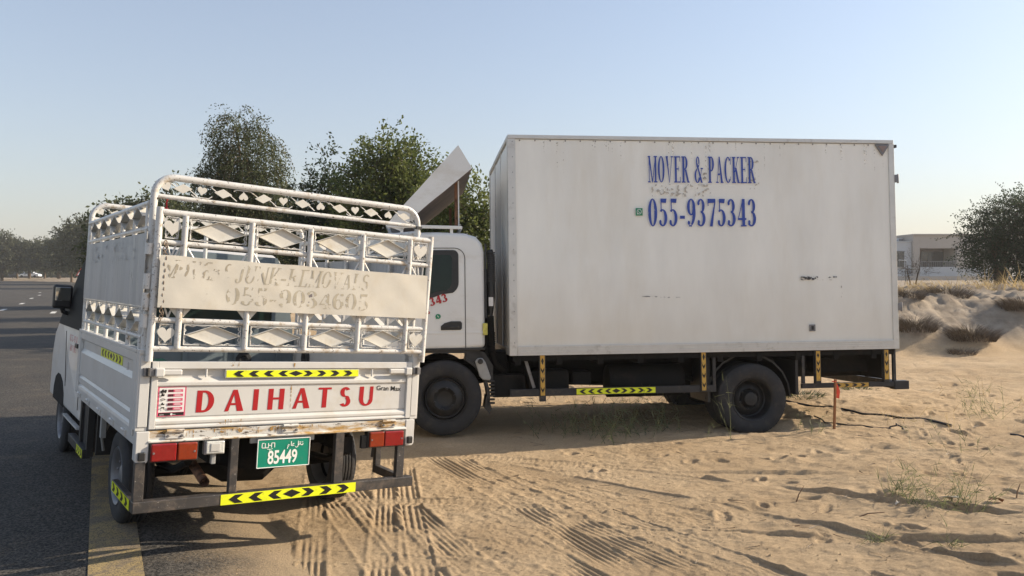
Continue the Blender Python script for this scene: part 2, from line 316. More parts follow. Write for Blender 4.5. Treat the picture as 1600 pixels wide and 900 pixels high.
# glyph primitives in a box of height 1:  V stem, H bar, D diagonal (horizontal cut), A arc, O dot
def glyph(ch, T=.2, t=.05, S=True):
    g = []; sf = T*.9
    def V(x, y0, y1, w=T, a=True, b=True):
        g.append(('q', [(x-w/2,y0),(x+w/2,y0),(x+w/2,y1),(x-w/2,y1)]))
        if S and a: H(x-w/2-sf*.55, x+w/2+sf*.55, y0+t/2)
        if S and b: H(x-w/2-sf*.55, x+w/2+sf*.55, y1-t/2)
    def H(x0, x1, y, w=t): g.append(('q', [(x0,y-w/2),(x1,y-w/2),(x1,y+w/2),(x0,y+w/2)]))
    def D(x0, y0, x1, y1, w=T, w1=None): w1 = w1 or w; g.append(('q', [(x0-w/2,y0),(x0+w/2,y0),(x1+w1/2,y1),(x1-w1/2,y1)]))
    def A(cx, cy, rx, ry, a0, a1, th=T, tn=t):
        n = max(6, int(abs(a1-a0)/12)); o = []; i = []
        for k in range(n+1):
            a = math.radians(a0+(a1-a0)*k/n); c, s = math.cos(a), math.sin(a)
            o.append((cx+rx*c, cy+ry*s)); i.append((cx+(rx-th)*c, cy+(ry-tn)*s))
        g.append(('s', o, i))
    def O(cx, cy, r, ry): g.append(('q', [(cx+r*math.cos(k*PI/6), cy+ry*math.sin(k*PI/6)) for k in range(12)]))
    W = 1.0
    if ch == '0' or ch == 'O': W = .78; A(.39, .5, .39, .5, 0, 360, T, t*.9)
    elif ch == '5':
        W = .72; g.append(('q', [(.16,.86),(.60,.84),(.66,1.0),(.16,1.0)])); D(.18, .52, .18, 1, t*1.6); A(.30, .31, .40, .31, 128, -140, T, t); O(.10, .16, .10, .075)
    elif ch == '9':
        W = .74; A(.36, .70, .36, .30, 0, 360, T*.95, t); A(.22, .52, .52, .52, 25, -70, T, t*1.2); O(.14, .13, .11, .075); H(.14, .40, .02, t)
    elif ch == '6':
        W = .74; A(.38, .30, .36, .30, 0, 360, T*.95, t); A(.52, .48, .52, .52, 205, 110, T, t*1.2); O(.60, .87, .11, .075)
    elif ch == '3':
        W = .72; A(.30, .74, .34, .26, 140, -90, T*.9, t); A(.28, .28, .42, .28, 90, -140, T, t); O(.10, .84, .10, .075); O(.10, .16, .10, .075)
    elif ch == '7':
        W = .72; g.append(('q', [(.02,.84),(.70,.86),(.70,1.0),(.02,1.0)])); D(.06, .74, .06, .9, t*1.4); D(.30, 0, .66, .88, T*1.05, t*1.8)
    elif ch == '4':
        W = .76; D(.05, .27, .50, 1, t*1.4); V(.52, 0, 1, T, True, False); H(.02, .76, .27, t*1.5)
    elif ch == '8':
        W = .74; A(.37, .74, .33, .26, 0, 360, T*.85, t); A(.37, .27, .37, .28, 0, 360, T, t)
    elif ch == '-': W = .50; H(.04, .46, .33, .11)
    elif ch == 'M':
        W = .98; V(.12, 0, 1, t*1.6); V(.86, 0, 1, T*.85); D(.12, 1, .49, .0, T*.85, t*2); D(.86, 1, .49, 0, t*1.6)
    elif ch == 'N': W = .86; V(.12, 0, 1, t*1.6); V(.74, 0, 1, t*1.6); D(.12, 1, .74, 0, T)
    elif ch == 'V':
        W = .84; D(.12, 1, .42, 0, T, t); D(.72, 1, .43, 0, t*1.6, t)
        if S: H(0, .28, 1-t/2); H(.58, .86, 1-t/2)
    elif ch == 'A':
        W = .86; D(.70, 0, .42, 1, T*1.05, T*.6) if S else (D(.76, 0, .46, 1, T*1.25, T*.8), D(.10, 0, .42, 1, T*.75, T*.5))
        if S: D(.14, 0, .42, 1, t*1.4); H(0, .30, t/2); H(.54, .88, t/2)
        H(.22, .66, .33, t*1.3 if S else .1)
    elif ch == 'E': W = .74; V(.18, 0, 1); H(.10, .66, 1-t/2); H(.10, .70, t/2); H(.2, .52, .52); D(.66, .80, .66, 1, t*1.3); D(.69, 0, .69, .22, t*1.3); D(.52, .43, .52, .61, t)
    elif ch == 'L': W = .70; V(.18, 0, 1); H(.10, .66, t/2); D(.66, 0, .66, .24, t*1.3)
    elif ch == 'R': W = .84; V(.18, 0, 1); A(.34, .75, .34, .25, 95, -95, T, t); D(.74, 0, .42, .50, T*.95); H(.2, .4, .52); H(.2, .4, 1-t/2); H(.68, .88, t/2) if S else None
    elif ch == 'P': W = .74; V(.18, 0, 1); A(.34, .72, .34, .28, 95, -95, T, t); H(.2, .4, .46); H(.2, .4, 1-t/2)
    elif ch == 'C': W = .80; A(.44, .5, .43, .5, 48, 312, T, t); D(.73, .70, .75, 1, t*1.2); D(.74, .12, .74, .25, t)
    elif ch == 'K': W = .84; V(.18, 0, 1); D(.30, .42, .70, 1, t*1.6); D(.72, 0, .40, .58, T*.95); (H(.56, .84, 1-t/2), H(.58, .88, t/2)) if S else None
    elif ch == 'J': W = .54; V(.36, .2, 1, T, False, True); A(.18, .2, .28, .22, 0, -150, T, t); O(.05, .16, .08, .07)
    elif ch == 'U':
        W = .84
        if S: V(.18, .3, 1, T, False, True); V(.70, .3, 1, t*1.5, False, True); A(.42, .32, .34, .32, 180, 360, T*.7, t)
        else: V(.12, .3, 1, T); V(.70, .3, 1, T*.8); A(.41, .32, .39, .32, 180, 360, T*.95, .1)
    elif ch == 'S':
        W = .66; A(.32, .745, .29, .255, 30, 262, T*.95, t*1.4); A(.33, .26, .31, .26, 85, -152, T*.95, t*1.4)
        g.append(('q', [(.06,.60),(.20,.53),(.60,.42),(.50,.54)])) 
    elif ch == '&': W = 1.0; A(.40, .78, .21, .22, -20, 200, T*.6, t); A(.40, .78, .21, .22, 200, 340, t*1.2, t); A(.34, .26, .34, .27, 95, 345, T*.9, t); D(.84, 0, .30, .74, T*.9, T*.6); D(.64, .12, .86, .54, t*1.3); H(.72, 1.0, .54, t); D(.22, .48, .52, .68, t*1.4)
    elif ch == 'D': W = .84; V(.12, 0, 1, T); A(.34, .5, .46, .5, 92, -92, T*1.05, .1 if not S else t); H(.1, .36, .95 if not S else 1-t/2, .1 if not S else t); H(.1, .36, .05 if not S else t/2, .1 if not S else t)
    elif ch == 'I': W = .30; V(.15, 0, 1, T)
    elif ch == 'H': W = .80; V(.12, 0, 1, T); V(.68, 0, 1, T); H(.1, .7, .53, .1 if not S else t)
    elif ch == 'T': W = .72; V(.36, 0, 1, T, True, False); H(.0, .72, .95 if not S else 1-t/2, .1 if not S else t)
    elif ch == ' ': W = .34
    return g, W
def split_word(o, r, u, txt, x0, x1, y0, h, name, mt, parent, off=.0012, **k):
    gs = [glyph(c, k['T'], k['t'], k['S'])[1] for c in txt]; gap = k.pop('gap'); sk = k.pop('skew', 0); tot = sum(gs)+gap*(len(gs)-1); sx = (x1-x0)/tot; cx = 0
    for c, w in zip(txt, gs):
        pl = Pl(o, r, u, off); word(pl, c, x0+cx*sx, x0+(cx+w)*sx, y0+sk*cx*sx, h, **k); (pl.mb.v and pl.build(name, mt, parent)); cx += w+gap

def word(pl, txt, x0, x1, y0, h, m=0, T=.2, t=.05, S=True, gap=.10, slant=0.0, skew=0.0, keep=None):
    gl = [glyph(c, T, t, S) for c in txt]; tot = sum(w for _, w in gl)+gap*(len(gl)-1); sx = (x1-x0)/tot; cx = 0; k0 = pl.k
    for ch, (g, w) in zip(txt, gl):
        pl.k = k0
        def f(p): X = x0+(cx+p[0])*sx+slant*p[1]*h; return (X, y0+p[1]*h+skew*(X-x0))
        for s in g:
            if keep is not None and random.random() > keep: continue
            if s[0] == 'q': pl.poly([f(p) for p in s[1]], m)
            else: pl.strip([f(p) for p in s[1]], [f(p) for p in s[2]], m)
        cx += w+gap

def chevrons(pl, w, h, n, m_base=0, m_blk=1, diamond=True, one_way=False, vertical=False):
    """reflective tape centred on the plane origin; arrows run outward from a diamond (or all one way)"""
    f = (lambda p: (p[1], -p[0])) if vertical else (lambda p: p)
    P = lambda pts, m: pl.poly([f(p) for p in pts], m)
    P([(-w/2,-h/2),(w/2,-h/2),(w/2,h/2),(-w/2,h/2)], m_base)
    a = h*.40; st = (w*.96)/(2*n+1) if not one_way else (w*.94)/n
    L = st*.55; tip = min(st*.55, h*.6)
    def chev(x, d):
        P([(x-d*L*.5,a),(x+d*L*.25,a),(x+d*(L*.25+tip),0),(x-d*L*.5+d*tip,0)], m_blk)
        P([(x-d*L*.5+d*tip,0),(x+d*(L*.25+tip),0),(x+d*L*.25,-a),(x-d*L*.5,-a)], m_blk)
    if one_way:
        for k in range(n): chev(-w*.47+st*(k+.35), 1)
    else:
        if diamond: P([(-st*.5,0),(0,-a),(st*.5,0),(0,a)], m_blk)
        for k in range(1, n+1): chev(k*st-st*.2, 1); chev(-k*st+st*.2, -1)

def bfont(txt, h, pl_o, r, u, name, m, parent, sx=1.0, bold=0.0, align='LEFT', off=.002):
    cu = bpy.data.curves.new(name, 'FONT'); cu.body = txt; cu.size = 1; cu.offset = bold; cu.align_x = align
    cu.resolution_u = 4
    ob = bpy.data.objects.new(name, cu); C.objects.link(ob)
    dg = bpy.context.evaluated_depsgraph_get(); me = bpy.data.meshes.new_from_object(ob.evaluated_get(dg))
    bpy.data.objects.remove(ob); me.name = name
    me.materials.clear(); me.materials.append(m)
    o = bpy.data.objects.new(name, me); C.objects.link(o)
    r = Vector(r).normalized(); u = Vector(u).normalized(); n = r.cross(u); s = h/.69
    mt = Matrix(((r[0]*s*sx, u[0]*s, n[0], 0), (r[1]*s*sx, u[1]*s, n[1], 0), (r[2]*s*sx, u[2]*s, n[2], 0), (0, 0, 0, 1)))
    mt.translation = Vector(pl_o)+n*off
    me.transform(mt); o.parent = parent
    return o
# ================================================================ PICKUP (local: x right, y forward, z up; tailgate face at y=0)
PM = Matrix.Translation((-1.31941, 4.5176036, 0.04633662)) @ rot(.6326, .0001, .0679).to_4x4()
# rotation order in rot(): yaw, pitch, roll
pick = tag(empty('pickup_truck', PM), 'small white pickup with a tall white tubular cage over its bed, tail to the camera', 'pickup truck')
HW = .83
def alpha_print0(name, col, thr):
    m = mat(name, col, .7, var=.15, scale=25); nt = m.node_tree; N = nt.nodes; L = nt.links
    tc = N.new('ShaderNodeTexCoord'); n = N.new('ShaderNodeTexNoise'); n.inputs['Scale'].default_value = 60; n.inputs['Detail'].default_value = 6
    L.new(tc.outputs['Object'], n.inputs[0]); r = N.new('ShaderNodeMapRange'); r.inputs[1].default_value = thr; r.inputs[2].default_value = thr+.15
    L.new(n.outputs[0], r.inputs[0]); L.new(r.outputs[0], N['Principled BSDF'].inputs['Alpha']); return m
# ---- tailgate
tg = MB()
prof = [(.03,1.062),(-.012,1.062),(-.012,1.024),(.016,1.018),(.016,.976),(-.006,.952),(-.006,.934),(.003,.928),(.003,.768),(.010,.762),(-.010,.748),(-.010,.732),(-.003,.726),(-.012,.718),(-.012,.707),(.03,.707)]
tg.prism(prof, 0, -.745, .735)
tg.box(-.778,-.745,-.014,.03,.707,1.062); tg.box(.735,.768,-.014,.03,.707,1.062)
tail = tg.build('tailgate', M['white'], pick, bevel=.003)
def hooks(x, z):
    MB().cyl((x,-.004,z+.022),(x,-.004,z-.022),.006,8).build('gate_hook', M['tube'], pick)
hooks(-.50,1.0); hooks(.49,.995)
for x0, x1, sgn in ((-.765,-.63,1), (.60,.755,-1)):
    lt = MB(); lt.box(x0,x1,-.034,-.014,.992,1.022); lt.box(x0 if sgn>0 else x1-.045, x0+.045 if sgn>0 else x1, -.040,-.010,.984,1.03)
    l = lt.build('latch', M['white'], pick, bevel=.006)
    xa = -.80 if sgn>0 else .79
    MB().box(xa-.022,xa+.03,-.03,-.012,.985,1.03).build('latch_bracket', M['rim_grey'], l, bevel=.003)
    MB().cyl((xa,-.03,.99),(xa,-.03,1.03),.009,8).build('latch_pin', M['black'], l)
# tapes and lettering
def tape(parent, o, r, u, w, h, n, base='yellow', **k):
    p = Pl(o, r, u); chevrons(p, w, h, n, **k); return p.build('reflective_tape', [M[base], M['tape_black']], parent)
tape(pick, (0,-.0128,.996), (1,0,0), (0,0,1), .79, .040, 4)
# the tape bridges the recess on a thin backing strip
MB().box(-.40,.40,-.0125,.016,.973,1.019).build('tape_backing', M['white'], pick)
split_word((0,.003,0), (1,0,0), (0,0,1), 'DAIHATSU', -.541, .512, .786, .119, 'letter', M['red'], pick, T=.25, t=.08, S=False, gap=.47, slant=.03, skew=.006)
bfont('Gran Max', .028, (.530,.003,.888), (1,0,-.05), (0,0,1), 'model_lettering', M['tape_black'], pick, sx=1.04, bold=.010)
# sticker
st = Pl((-.738,.003,.770), (1,0,.012), (0,0,1)); W_, H_ = .142, .186
st.rect(0,0,W_,H_,0); st.rect(.007,.022,W_-.007,H_-.034,1); st.rect(.007,.004,W_-.007,.020,2)
for k in range(5):
    y = .128-k*.0235
    st.rect(.050,y,.125,y+.014,0); st.rect(.050,y,.078,y+.014,3)
    for q in range(2): st.rect(.084, y+.0035+q*.0045, .084+.034-q*.006, y+.0055+q*.0045, 1)
    for q in range(3): st.rect(.053+q*.008, y+.004, .058+q*.008, y+.010, 2)
yy = .132
st.rect(.012,yy-.004,.040,yy+.004,2); st.poly([(.014,yy+.004),(.020,yy+.012),(.028,yy+.012),(.028,yy+.004)],2); st.rect(.030,yy,.042,yy+.010,2); st.circle(.018,yy-.004,.004,2); st.circle(.035,yy-.004,.004,2)
yy = .108; st.poly([(.018,yy),(.014,yy+.007),(.022,yy+.018),(.026,yy+.010),(.030,yy+.014),(.033,yy+.005),(.028,yy)],2)
yy = .087; st.line([(.012,yy+.004),(.020,yy+.008),(.028,yy+.008),(.038,yy+.004)],.003,2); st.rect(.014,yy,.036,yy+.003,2)
yy = .061; st.poly([(.014,yy+.006),(.024,yy+.015),(.030,yy+.006),(.036,yy+.010),(.032,yy),(.020,yy+.001)],2)
yy = .040; st.poly([(.014,yy+.004),(.018,yy+.011),(.034,yy+.011),(.036,yy-.004),(.032,yy-.004),(.030,yy+.005)],2)
for q in range(14): st.rect(.014+q*.0082, H_-.014, .014+q*.0082+.0055, H_-.0095, 1)
for q in range(9): st.rect(.012+q*.0045 + (.04 if q > 4 else 0), .009, .015+q*.0045+(.04 if q > 4 else 0), .012, 1)
st.circle(W_/2,.012,.006,1)
stk = st.build('notice_sticker', [M['pink'], M['sticker_white'], M['tape_black'], M['maroon']], pick)
bfont('EMERGENCY NUMBER', .0085, (-.722,.003,.770+H_-.0265), (1,0,.012), (0,0,1), 'sticker_text', M['sticker_white'], stk, sx=1.0, bold=.03, off=.0036)

# ---- rear crossmember, corners, hinges
xm = MB(); xm.prism([(.0,.698),(-.012,.698),(-.012,.652),(-.022,.645),(-.022,.638),(.05,.638),(.05,.698)], 0, -.775, .745)
xm.build('rear_crossmember', M['white_rust'], pick, bevel=.002)
for s, xo, xi in ((-1,-.835,-.770), (1,.805,.742)):
    c = MB(); x0, x1 = sorted((xo, xi))
    pts = [(x0,.698),(x1,.698),(x1,.545),(x1-.008 if s<0 else x1-.012,.532),(x0+.010,.532),(x0,.548)]
    c.prism(pts, 1, -.016, .05)
    cb = c.build('corner_bracket', M['white'], pick, bevel=.004)
    xc = (x0+x1)/2-.002
    MB().box(xc-.017,xc+.017,-.034,-.014,.548,.592).build('rubber_buffer', M['plastic'], cb, bevel=.005)
    post = MB(); a, b = (-.842,-.785) if s<0 else (.773,.826)
    post.box(a,b,-.006,.05,.700,1.105); post.box(a-.002,b+.002,-.012,.052,1.10,1.125)
    post.box(a+(.008 if s<0 else .0), b-(.0 if s<0 else .008), -.011,-.005,.72,1.09)
    post.build('corner_post', M['white'], pick, bevel=.003)
for x in (-.645,-.014,.617):
    hm = MB(); hm.cyl((x-.045,-.022,.696),(x+.045,-.022,.696),.010,10); hm.box(x-.05,x+.05,-.022,-.010,.655,.690)
    h = hm.build('hinge', M['white_rust'], pick, bevel=.002)
    for dx in (-.035,.035): MB().lathe([(-.006,0),(-.006,.006),(.0,.008)], (x+dx,-.022,.670), 1, 8).build('bolt', M['rim_grey'], h)
# rust runs on the tailgate foot and the crossmember
rsr = random.Random(4); ru = alpha_print0('rust_run', (.34,.19,.05), .42); ru2 = alpha_print0('dark_run', (.045,.028,.018), .44)
def runs(y, items, mt):
    p = Pl((0,y,0), (1,0,0), (0,0,1), off=.0015)
    for x, z0, z1, w in items:
        n = 6; p.strip([(x-w*(.5-.35*k/n)+rsr.uniform(-.0008,.0008), z1+(z0-z1)*k/n) for k in range(n+1)], [(x+w*(.5-.35*k/n)+rsr.uniform(-.0008,.0008), z1+(z0-z1)*k/n) for k in range(n+1)])
    p.build('rust_streak', mt, pick)
runs(-.012, [(x, .652+rsr.uniform(0,.02), .697, rsr.uniform(.004,.012)) for x in (-.585,-.57,-.55,-.44,-.38,-.355,-.34,-.2,-.13,-.12,-.10,-.085,-.07,.03,.045,.06,.12,.16,.17)]+[(x, .672, .697, .05) for x in (-.40,-.30,-.12,.02)], ru)
runs(-.0125, [(x, .655, .692, .005) for x in (-.43,-.37,-.345,-.21,-.09,-.075,-.055,.10)], ru2)
runs(-.0125, [(x, .708, .745, .006) for x in (-.385,-.37,-.355,-.30)]+[(-.405,.722,.728,.04)], ru)
runs(.003, [(-.015,.775,.925,.006),(-.365,.765,.80,.004)], ru); runs(-.0125, [(-.01,1.03,1.06,.012),(-.36,1.03,1.06,.015),(-.33,1.035,1.06,.01)], ru)
# ---- lamps
for xa, xb, xm_, out in ((-.766,-.525,-.632,-1), (.484,.726,.588,1)):
    hb = MB(); hb.box(xa-.004,xb+.004,-.020,.03,.533,.640); L_ = hb.build('tail_lamp', M['plastic'], pick, bevel=.004)
    m1, m2 = (M['lens_red'], M['lens_amber']) if out < 0 else (M['lens_amber'], M['lens_red'])
    MB().box(xa+.004,xm_-.002,-.036,-.020,.540,.633).build('lens', m1, L_, bevel=.007)
    MB().box(xm_+.002,xb-.004,-.036,-.020,.540,.633).build('lens', m2, L_, bevel=.007)
    for xx in (xa+.018, xb-.018): MB().lathe([(-.003,0),(-.003,.005),(0,.006)], (xx,-.036,.585), 1, 8).build('screw', M['rim_grey'], L_)
MB().box(.445,.482,-.010,.02,.53,.61).build('lamp_mount', M['plastic'], pick, bevel=.004)
rl = MB(); rl.box(-.488,-.378,-.010,.03,.556,.636); rl.box(-.445,-.42,.0,.03,.50,.556); R_ = rl.build('reversing_lamp', M['plastic_grey'], pick, bevel=.004)
MB().box(-.482,-.384,-.026,-.010,.562,.630).build('lens', M['lens_clear'], R_, bevel=.006)
MB().box(-.458,-.408,-.030,-.026,.575,.618).build('inner_lens', M['alu'], R_, bevel=.004)
# ---- number plate
npb = MB(); npb.box(-.235,-.19,.005,.02,.60,.66); npb.box(.10,.145,.005,.02,.60,.66); npb.box(-.2,.11,.0,.012,.615,.64)
build_pieces(npb, 'plate_bracket', M['plastic_grey'], pick, bevel=.003)
pt = MB(); pt.box(-.199,.106,-.022,-.016,.463,.622); plate_ = pt.build('number_plate', M['green_plate'], pick, bevel=.004)
fr = MB()
for a, b in (((-.199,.463),(.106,.463)),((.106,.463),(.106,.622)),((.106,.622),(-.199,.622)),((-.199,.622),(-.199,.463))):
    fr.tube([(a[0],-.0225,a[1]),(b[0],-.0225,b[1])], .0028, 6)
fr.build('plate_rim', M['plate_digit'], plate_)
bfont('85449', .073, (-.140,-.022,.484), (1,0,.0), (0,0,1), 'plate_number', M['plate_digit'], plate_, sx=.66, bold=.022, off=.0015)
ar = Pl((-.175,-.022,.572), (1,0,0), (0,0,1))
# stylised DUBAI mark, then the Arabic words beside it
for x in (.0,.018,.036,.054,.072): ar.line([(x,.004),(x,.030)], .0045)
ar.line([(.0,.004),(.018,.004)],.004); ar.line([(.0,.030),(.012,.030)],.004); ar.line([(.018,.004),(.036,.004)],.004); ar.line([(.036,.017),(.054,.017)],.004); ar.line([(.054,.030),(.072,.030)],.004); ar.line([(.03,-.004),(.05,-.006),(.062,-.001)],.003); ar.circle(.043,-.010,.0025)
ax = .165
ar.line([(ax+.075,.018),(ax+.073,.010),(ax+.064,.010)],.005); ar.circle(ax+.072,.026,.003); ar.line([(ax+.064,.010),(ax+.057,.018),(ax+.050,.013),(ax+.052,.010)],.005); ar.circle(ax+.055,.026,.003); ar.circle(ax+.061,.026,.003)
ar.line([(ax+.052,.010),(ax+.046,.010),(ax+.046,.034)],.0045); ar.line([(ax+.046,.010),(ax+.043,.0),(ax+.034,-.003),(ax+.030,.004)],.0045)
ar.line([(ax+.022,.020),(ax+.014,.020),(ax+.012,.014),(ax+.022,.008),(ax+.008,.008)],.0045); ar.line([(ax+.008,.008),(ax+.004,.010),(ax+.004,.034)],.0045); ar.line([(ax-.006,.012),(ax-.012,.016),(ax-.016,.009),(ax-.010,.006),(ax-.016,.004),(ax-.018,-.008)],.0045)
ar.build('plate_script', M['plate_digit'], plate_)

# ---- bed sides with pressed ribs
def side(x_out, s):
    q = []
    for (d, z) in [(0,1.10),(.0,1.055),(.022,1.045),(.022,.985),(.004,.955),(.004,.800),(.016,.792),(.004,.775),(.004,.735),(.016,.728),(.004,.715),(0,.70),(0,.668),(.04,.668),(.04,1.10)]:
        q.append((x_out-s*d, z))
    m_ = MB(); m_.prism(q, 1, .052, 2.10)
    m_.box(x_out-s*.04, x_out+s*.004, 2.03, 2.102, .668, 1.10); m_.box(x_out-s*.04, x_out+s*.004, .052, .13, .668, 1.10)
    return m_.build('bed_side', M['white'], pick, bevel=.003)
sl = side(-.84, -1) ; sr = side(.826, 1)
def sidetape():
    p = Pl((-.8185,.92,1.016), (0,-1,0), (0,0,1)); chevrons(p, .74, .052, 3); p.build('reflective_tape', [M['yellow'], M['tape_black']], sl)
sidetape()
for y in (.25, 1.9): MB().cyl((-.846,y,1.035),(-.846,y,.995),.006,8).build('gate_hook', M['tube'], sl)
for y in (.28,.65,1.1,1.55,1.95):
    b = MB(); b.box(-.846,-.83,y-.05,y+.05,.640,.672); b.cyl((-.846,y-.03,.668),(-.846,y+.03,.668),.008,8); b.build('side_hinge', M['white'], sl, bevel=.002)
under = MB(); under.prism([(-.80,.70),(-.835,.668),(-.835,.625),(-.80,.615)], 1, .05, 2.10); under.prism([(.80,.70),(.82,.668),(.82,.625),(.80,.615)], 1, .05, 2.10)
build_pieces(under, 'bed_rail', M['white'], pick, bevel=.002)
fl = MB(); fl.box(-.80,.785,.05,2.12,.655,.70); fl.build('bed_floor', M['white'], pick)
hb = MB(); hb.box(-.84,.826,2.102,2.14,.66,1.12)
for x in (-.5,-.1,.3,.65): hb.box(x-.02,x+.02,2.085,2.102,.70,1.12)
hb.build('bed_headboard', M['bluegrey'], pick, bevel=.003)
for (c, ax, off) in (((.36,2.10,.90),1,-1), ((.782,1.80,.94),0,-1)):
    r = MB(); pr = [(0,.02),(off*.02,.035),(off*.02,.062),(0,.070)]
    r.lathe(pr, c, ax, 24); r.lathe([(off*.004,0),(off*.004,.022)], c, ax, 16)
    r.build('rubber_buffer', M['rubber'], pick)

# ---- cage
def tubes(name, paths, r=.021, mt='tube', parent=None, seg=12):
    b = MB()
    for q in paths: b.tube(q, r, seg)
    return b.build(name, M[mt], parent or pick)
def gx(x): return x
gate = tubes('cage_gate', [[(-.800,-.03,1.065),(-.792,-.03,1.872)]], .019); tubes('gate_stile', [[(.822,-.03,1.065),(.842,-.03,1.872)]], .0185, parent=gate)
YG = -.03
tubes('rail', [[(-.78,YG,1.848),(.835,YG,1.846)]], .0165, parent=gate)
for z, xa, xb in ((1.690,-.785,.830),(1.281,-.790,.810)):
    tubes('rail', [[(xa,YG,z),(xb,YG,z-.004)]], .0145, parent=gate)
tubes('rail', [[(-.795,YG,1.131),(.822,YG,1.131)]], .0155, parent=gate)
posts = [-.665,-.312,.030,.362,.687]
for i, x in enumerate(posts):
    tubes('post', [[(x-.004,YG-.012,1.135),(x,YG-.012,1.838)]], .0165, parent=gate)
def heart(cx, cz, s, a=0.0, y=-.045, th=.006, plane='y', parent=None, name='heart_plate'):
    pts = []
    for k in range(28):
        t = 2*PI*k/28; X = .95*math.sin(t)**3; Z = (.81*math.cos(t)-.31*math.cos(2*t)-.125*math.cos(3*t)-.06*math.cos(4*t))
        X, Z = X*s, (Z+.08)*s
        pts.append((cx+X*math.cos(a)-Z*math.sin(a), cz+X*math.sin(a)+Z*math.cos(a)))
    b = MB(); b.prism(pts, 1 if plane == 'y' else 0, y, y+th); b.build(name, M['plate'], parent or gate, bevel=.001)
def diamond(cx, cz, w, h, y, parent, plane='y', tray=True, th=.005, depth=.022, sgn=1, tilt=0.0):
    def pt(u, v): return (cx+u, cz+v+tilt*u)
    P = [pt(-w/2,0), pt(0,-h/2), pt(w/2,0), pt(0,h/2)]; b = MB(); axd = 1 if plane == 'y' else 0
    if not tray: b.prism(P, axd, y, y+th); b.build('diamond_plate', M['plate'], parent, bevel=.0008); return
    b.prism(P, axd, y+sgn*(depth-th), y+sgn*depth)
    for i in range(4):
        a, c = P[i], P[(i+1) % 4]
        f = 1-.035
        ai = (cx+(a[0]-cx)*f, cz+(a[1]-cz)*f); ci = (cx+(c[0]-cx)*f, cz+(c[1]-cz)*f)
        b.prism([a, c, ci, ai], axd, y, y+sgn*(depth-th))
    b.build('diamond_plate', M['plate'], parent)
def wire(parent, paths, r=.0032): 
    b = MB()
    for q in paths: b.tube(q, r, 6)
    return b.build('wire_frame', M['tube'], parent)
cells = [(-.77,-.69),(-.645,-.332),(-.292,.010),(.050,.342),(.382,.667),(.707,.815)]
cells[0] = (-.768,-.690)
for zlo, zhi in ((1.708,1.828),(1.150,1.264)):
    zc = (zlo+zhi)/2; hh = zhi-zlo
    for i, (a, b_) in enumerate(cells):
        y = YG-.008
        w1 = [[(a+.008,y,zlo+.004),(b_-.008,y,zlo+.004),(b_-.008,y,zhi-.004),(a+.008,y,zhi-.004),(a+.008,y,zlo+.004)]]
        # wavy rods that run beside the frame rods
        for zz in (zlo+.009, zhi-.009):
            n = 14; w1.append([(a+.01+(b_-a-.02)*k/n, y+.012, zz+.0045*math.sin(k*PI*.75)) for k in range(n+1)])
        for xx in (a+.014, b_-.014):
            w1.append([(xx+.005*math.sin(k*PI*.75), y+.012, zlo+.01+(hh-.02)*k/8) for k in range(9)])
        wire(gate, w1)
        if i in (0, 5):
            heart((a+b_)/2, zc-.002, .046 if i == 0 else .050, parent=gate, y=-.046, a=random.uniform(-.06,.06))
            wire(gate, [[(a+.01,y,zlo+.01),(b_-.01,y,zhi-.01)]], .0025)
        else: diamond((a+b_)/2, zc, (b_-a)*.93, hh*.93, -.050, gate, tilt=random.uniform(-.01,.01))
    # little V braces where the posts meet the sheet
for x in posts:
    wire(gate, [[(x+.018,YG-.01,1.668),(x+.062,YG-.01,1.60)], [(x-.018,YG-.01,1.668),(x-.055,YG-.01,1.60)]], .005)
    g = MB(); g.prism([(x+.017,1.300),(x+.017,1.352),(x+.060,1.352)], 1, YG-.012, YG-.006); g.prism([(x-.017,1.300),(x-.060,1.352),(x-.017,1.352)], 1, YG-.012, YG-.006)
    build_pieces(g, 'gusset', M['plate'], gate)
wire(gate, [[(-.745,YG,1.675),(-.725,YG,1.61)],[(-.705,YG,1.675),(-.725,YG,1.61)],[(-.74,YG,1.35),(-.722,YG,1.295)],[(-.704,YG,1.35),(-.722,YG,1.295)],
            [(.735,YG,1.675),(.735,YG,1.61)],[(.755,YG,1.675),(.765,YG,1.61)],[(.795,YG,1.675),(.79,YG,1.61)]], .005)
# sign sheet on the gate
def sheet_y(u, v): return -.068-.0022*math.sin(u*21)*math.sin(v*3+1)-.0016*math.sin(u*9+2)-.0010*math.sin(u*45)*math.sin(v*9)
nx, nz = 90, 18; V = []; F = []
for j in range(nz+1):
    for i in range(nx+1):
        u = i/nx; v = j/nz
        x = -.784+u*1.596; z = 1.348+v*.272 - .003*u
        yb = sheet_y(u, v)
        if i == nx or j == nz: z += .003*math.sin(u*31)
        V.append((x, yb, z))
for j in range(nz):
    for i in range(nx): a = j*(nx+1)+i; F.append((a, a+1, a+nx+2, a+nx+1))
sheet = npmesh('sign_sheet', V, F, M['sheet'], gate, smooth=True)
MB().box(-.783,.811,-.0622,-.0604,1.3465,1.619).build('sheet_backing', M['sheet'], gate)
def alpha_print(name, col, thr):
    m = mat(name, col, .7, var=.15, scale=25); nt = m.node_tree; N = nt.nodes; L = nt.links
    tc = N.new('ShaderNodeTexCoord'); n = N.new('ShaderNodeTexNoise'); n.inputs['Scale'].default_value = 26; n.inputs['Detail'].default_value = 6
    L.new(tc.outputs['Object'], n.inputs[0]); r = N.new('ShaderNodeMapRange'); r.inputs[1].default_value = thr; r.inputs[2].default_value = thr+.02
    L.new(n.outputs[0], r.inputs[0]); L.new(r.outputs[0], N['Principled BSDF'].inputs['Alpha']); return m
MP1 = alpha_print('peeled_print_worn', (.34,.30,.23), .53); MP2 = alpha_print('peeled_print', (.40,.36,.28), .455); MP3 = alpha_print('old_dark_print', (.16,.14,.15), .60)
SG = 1
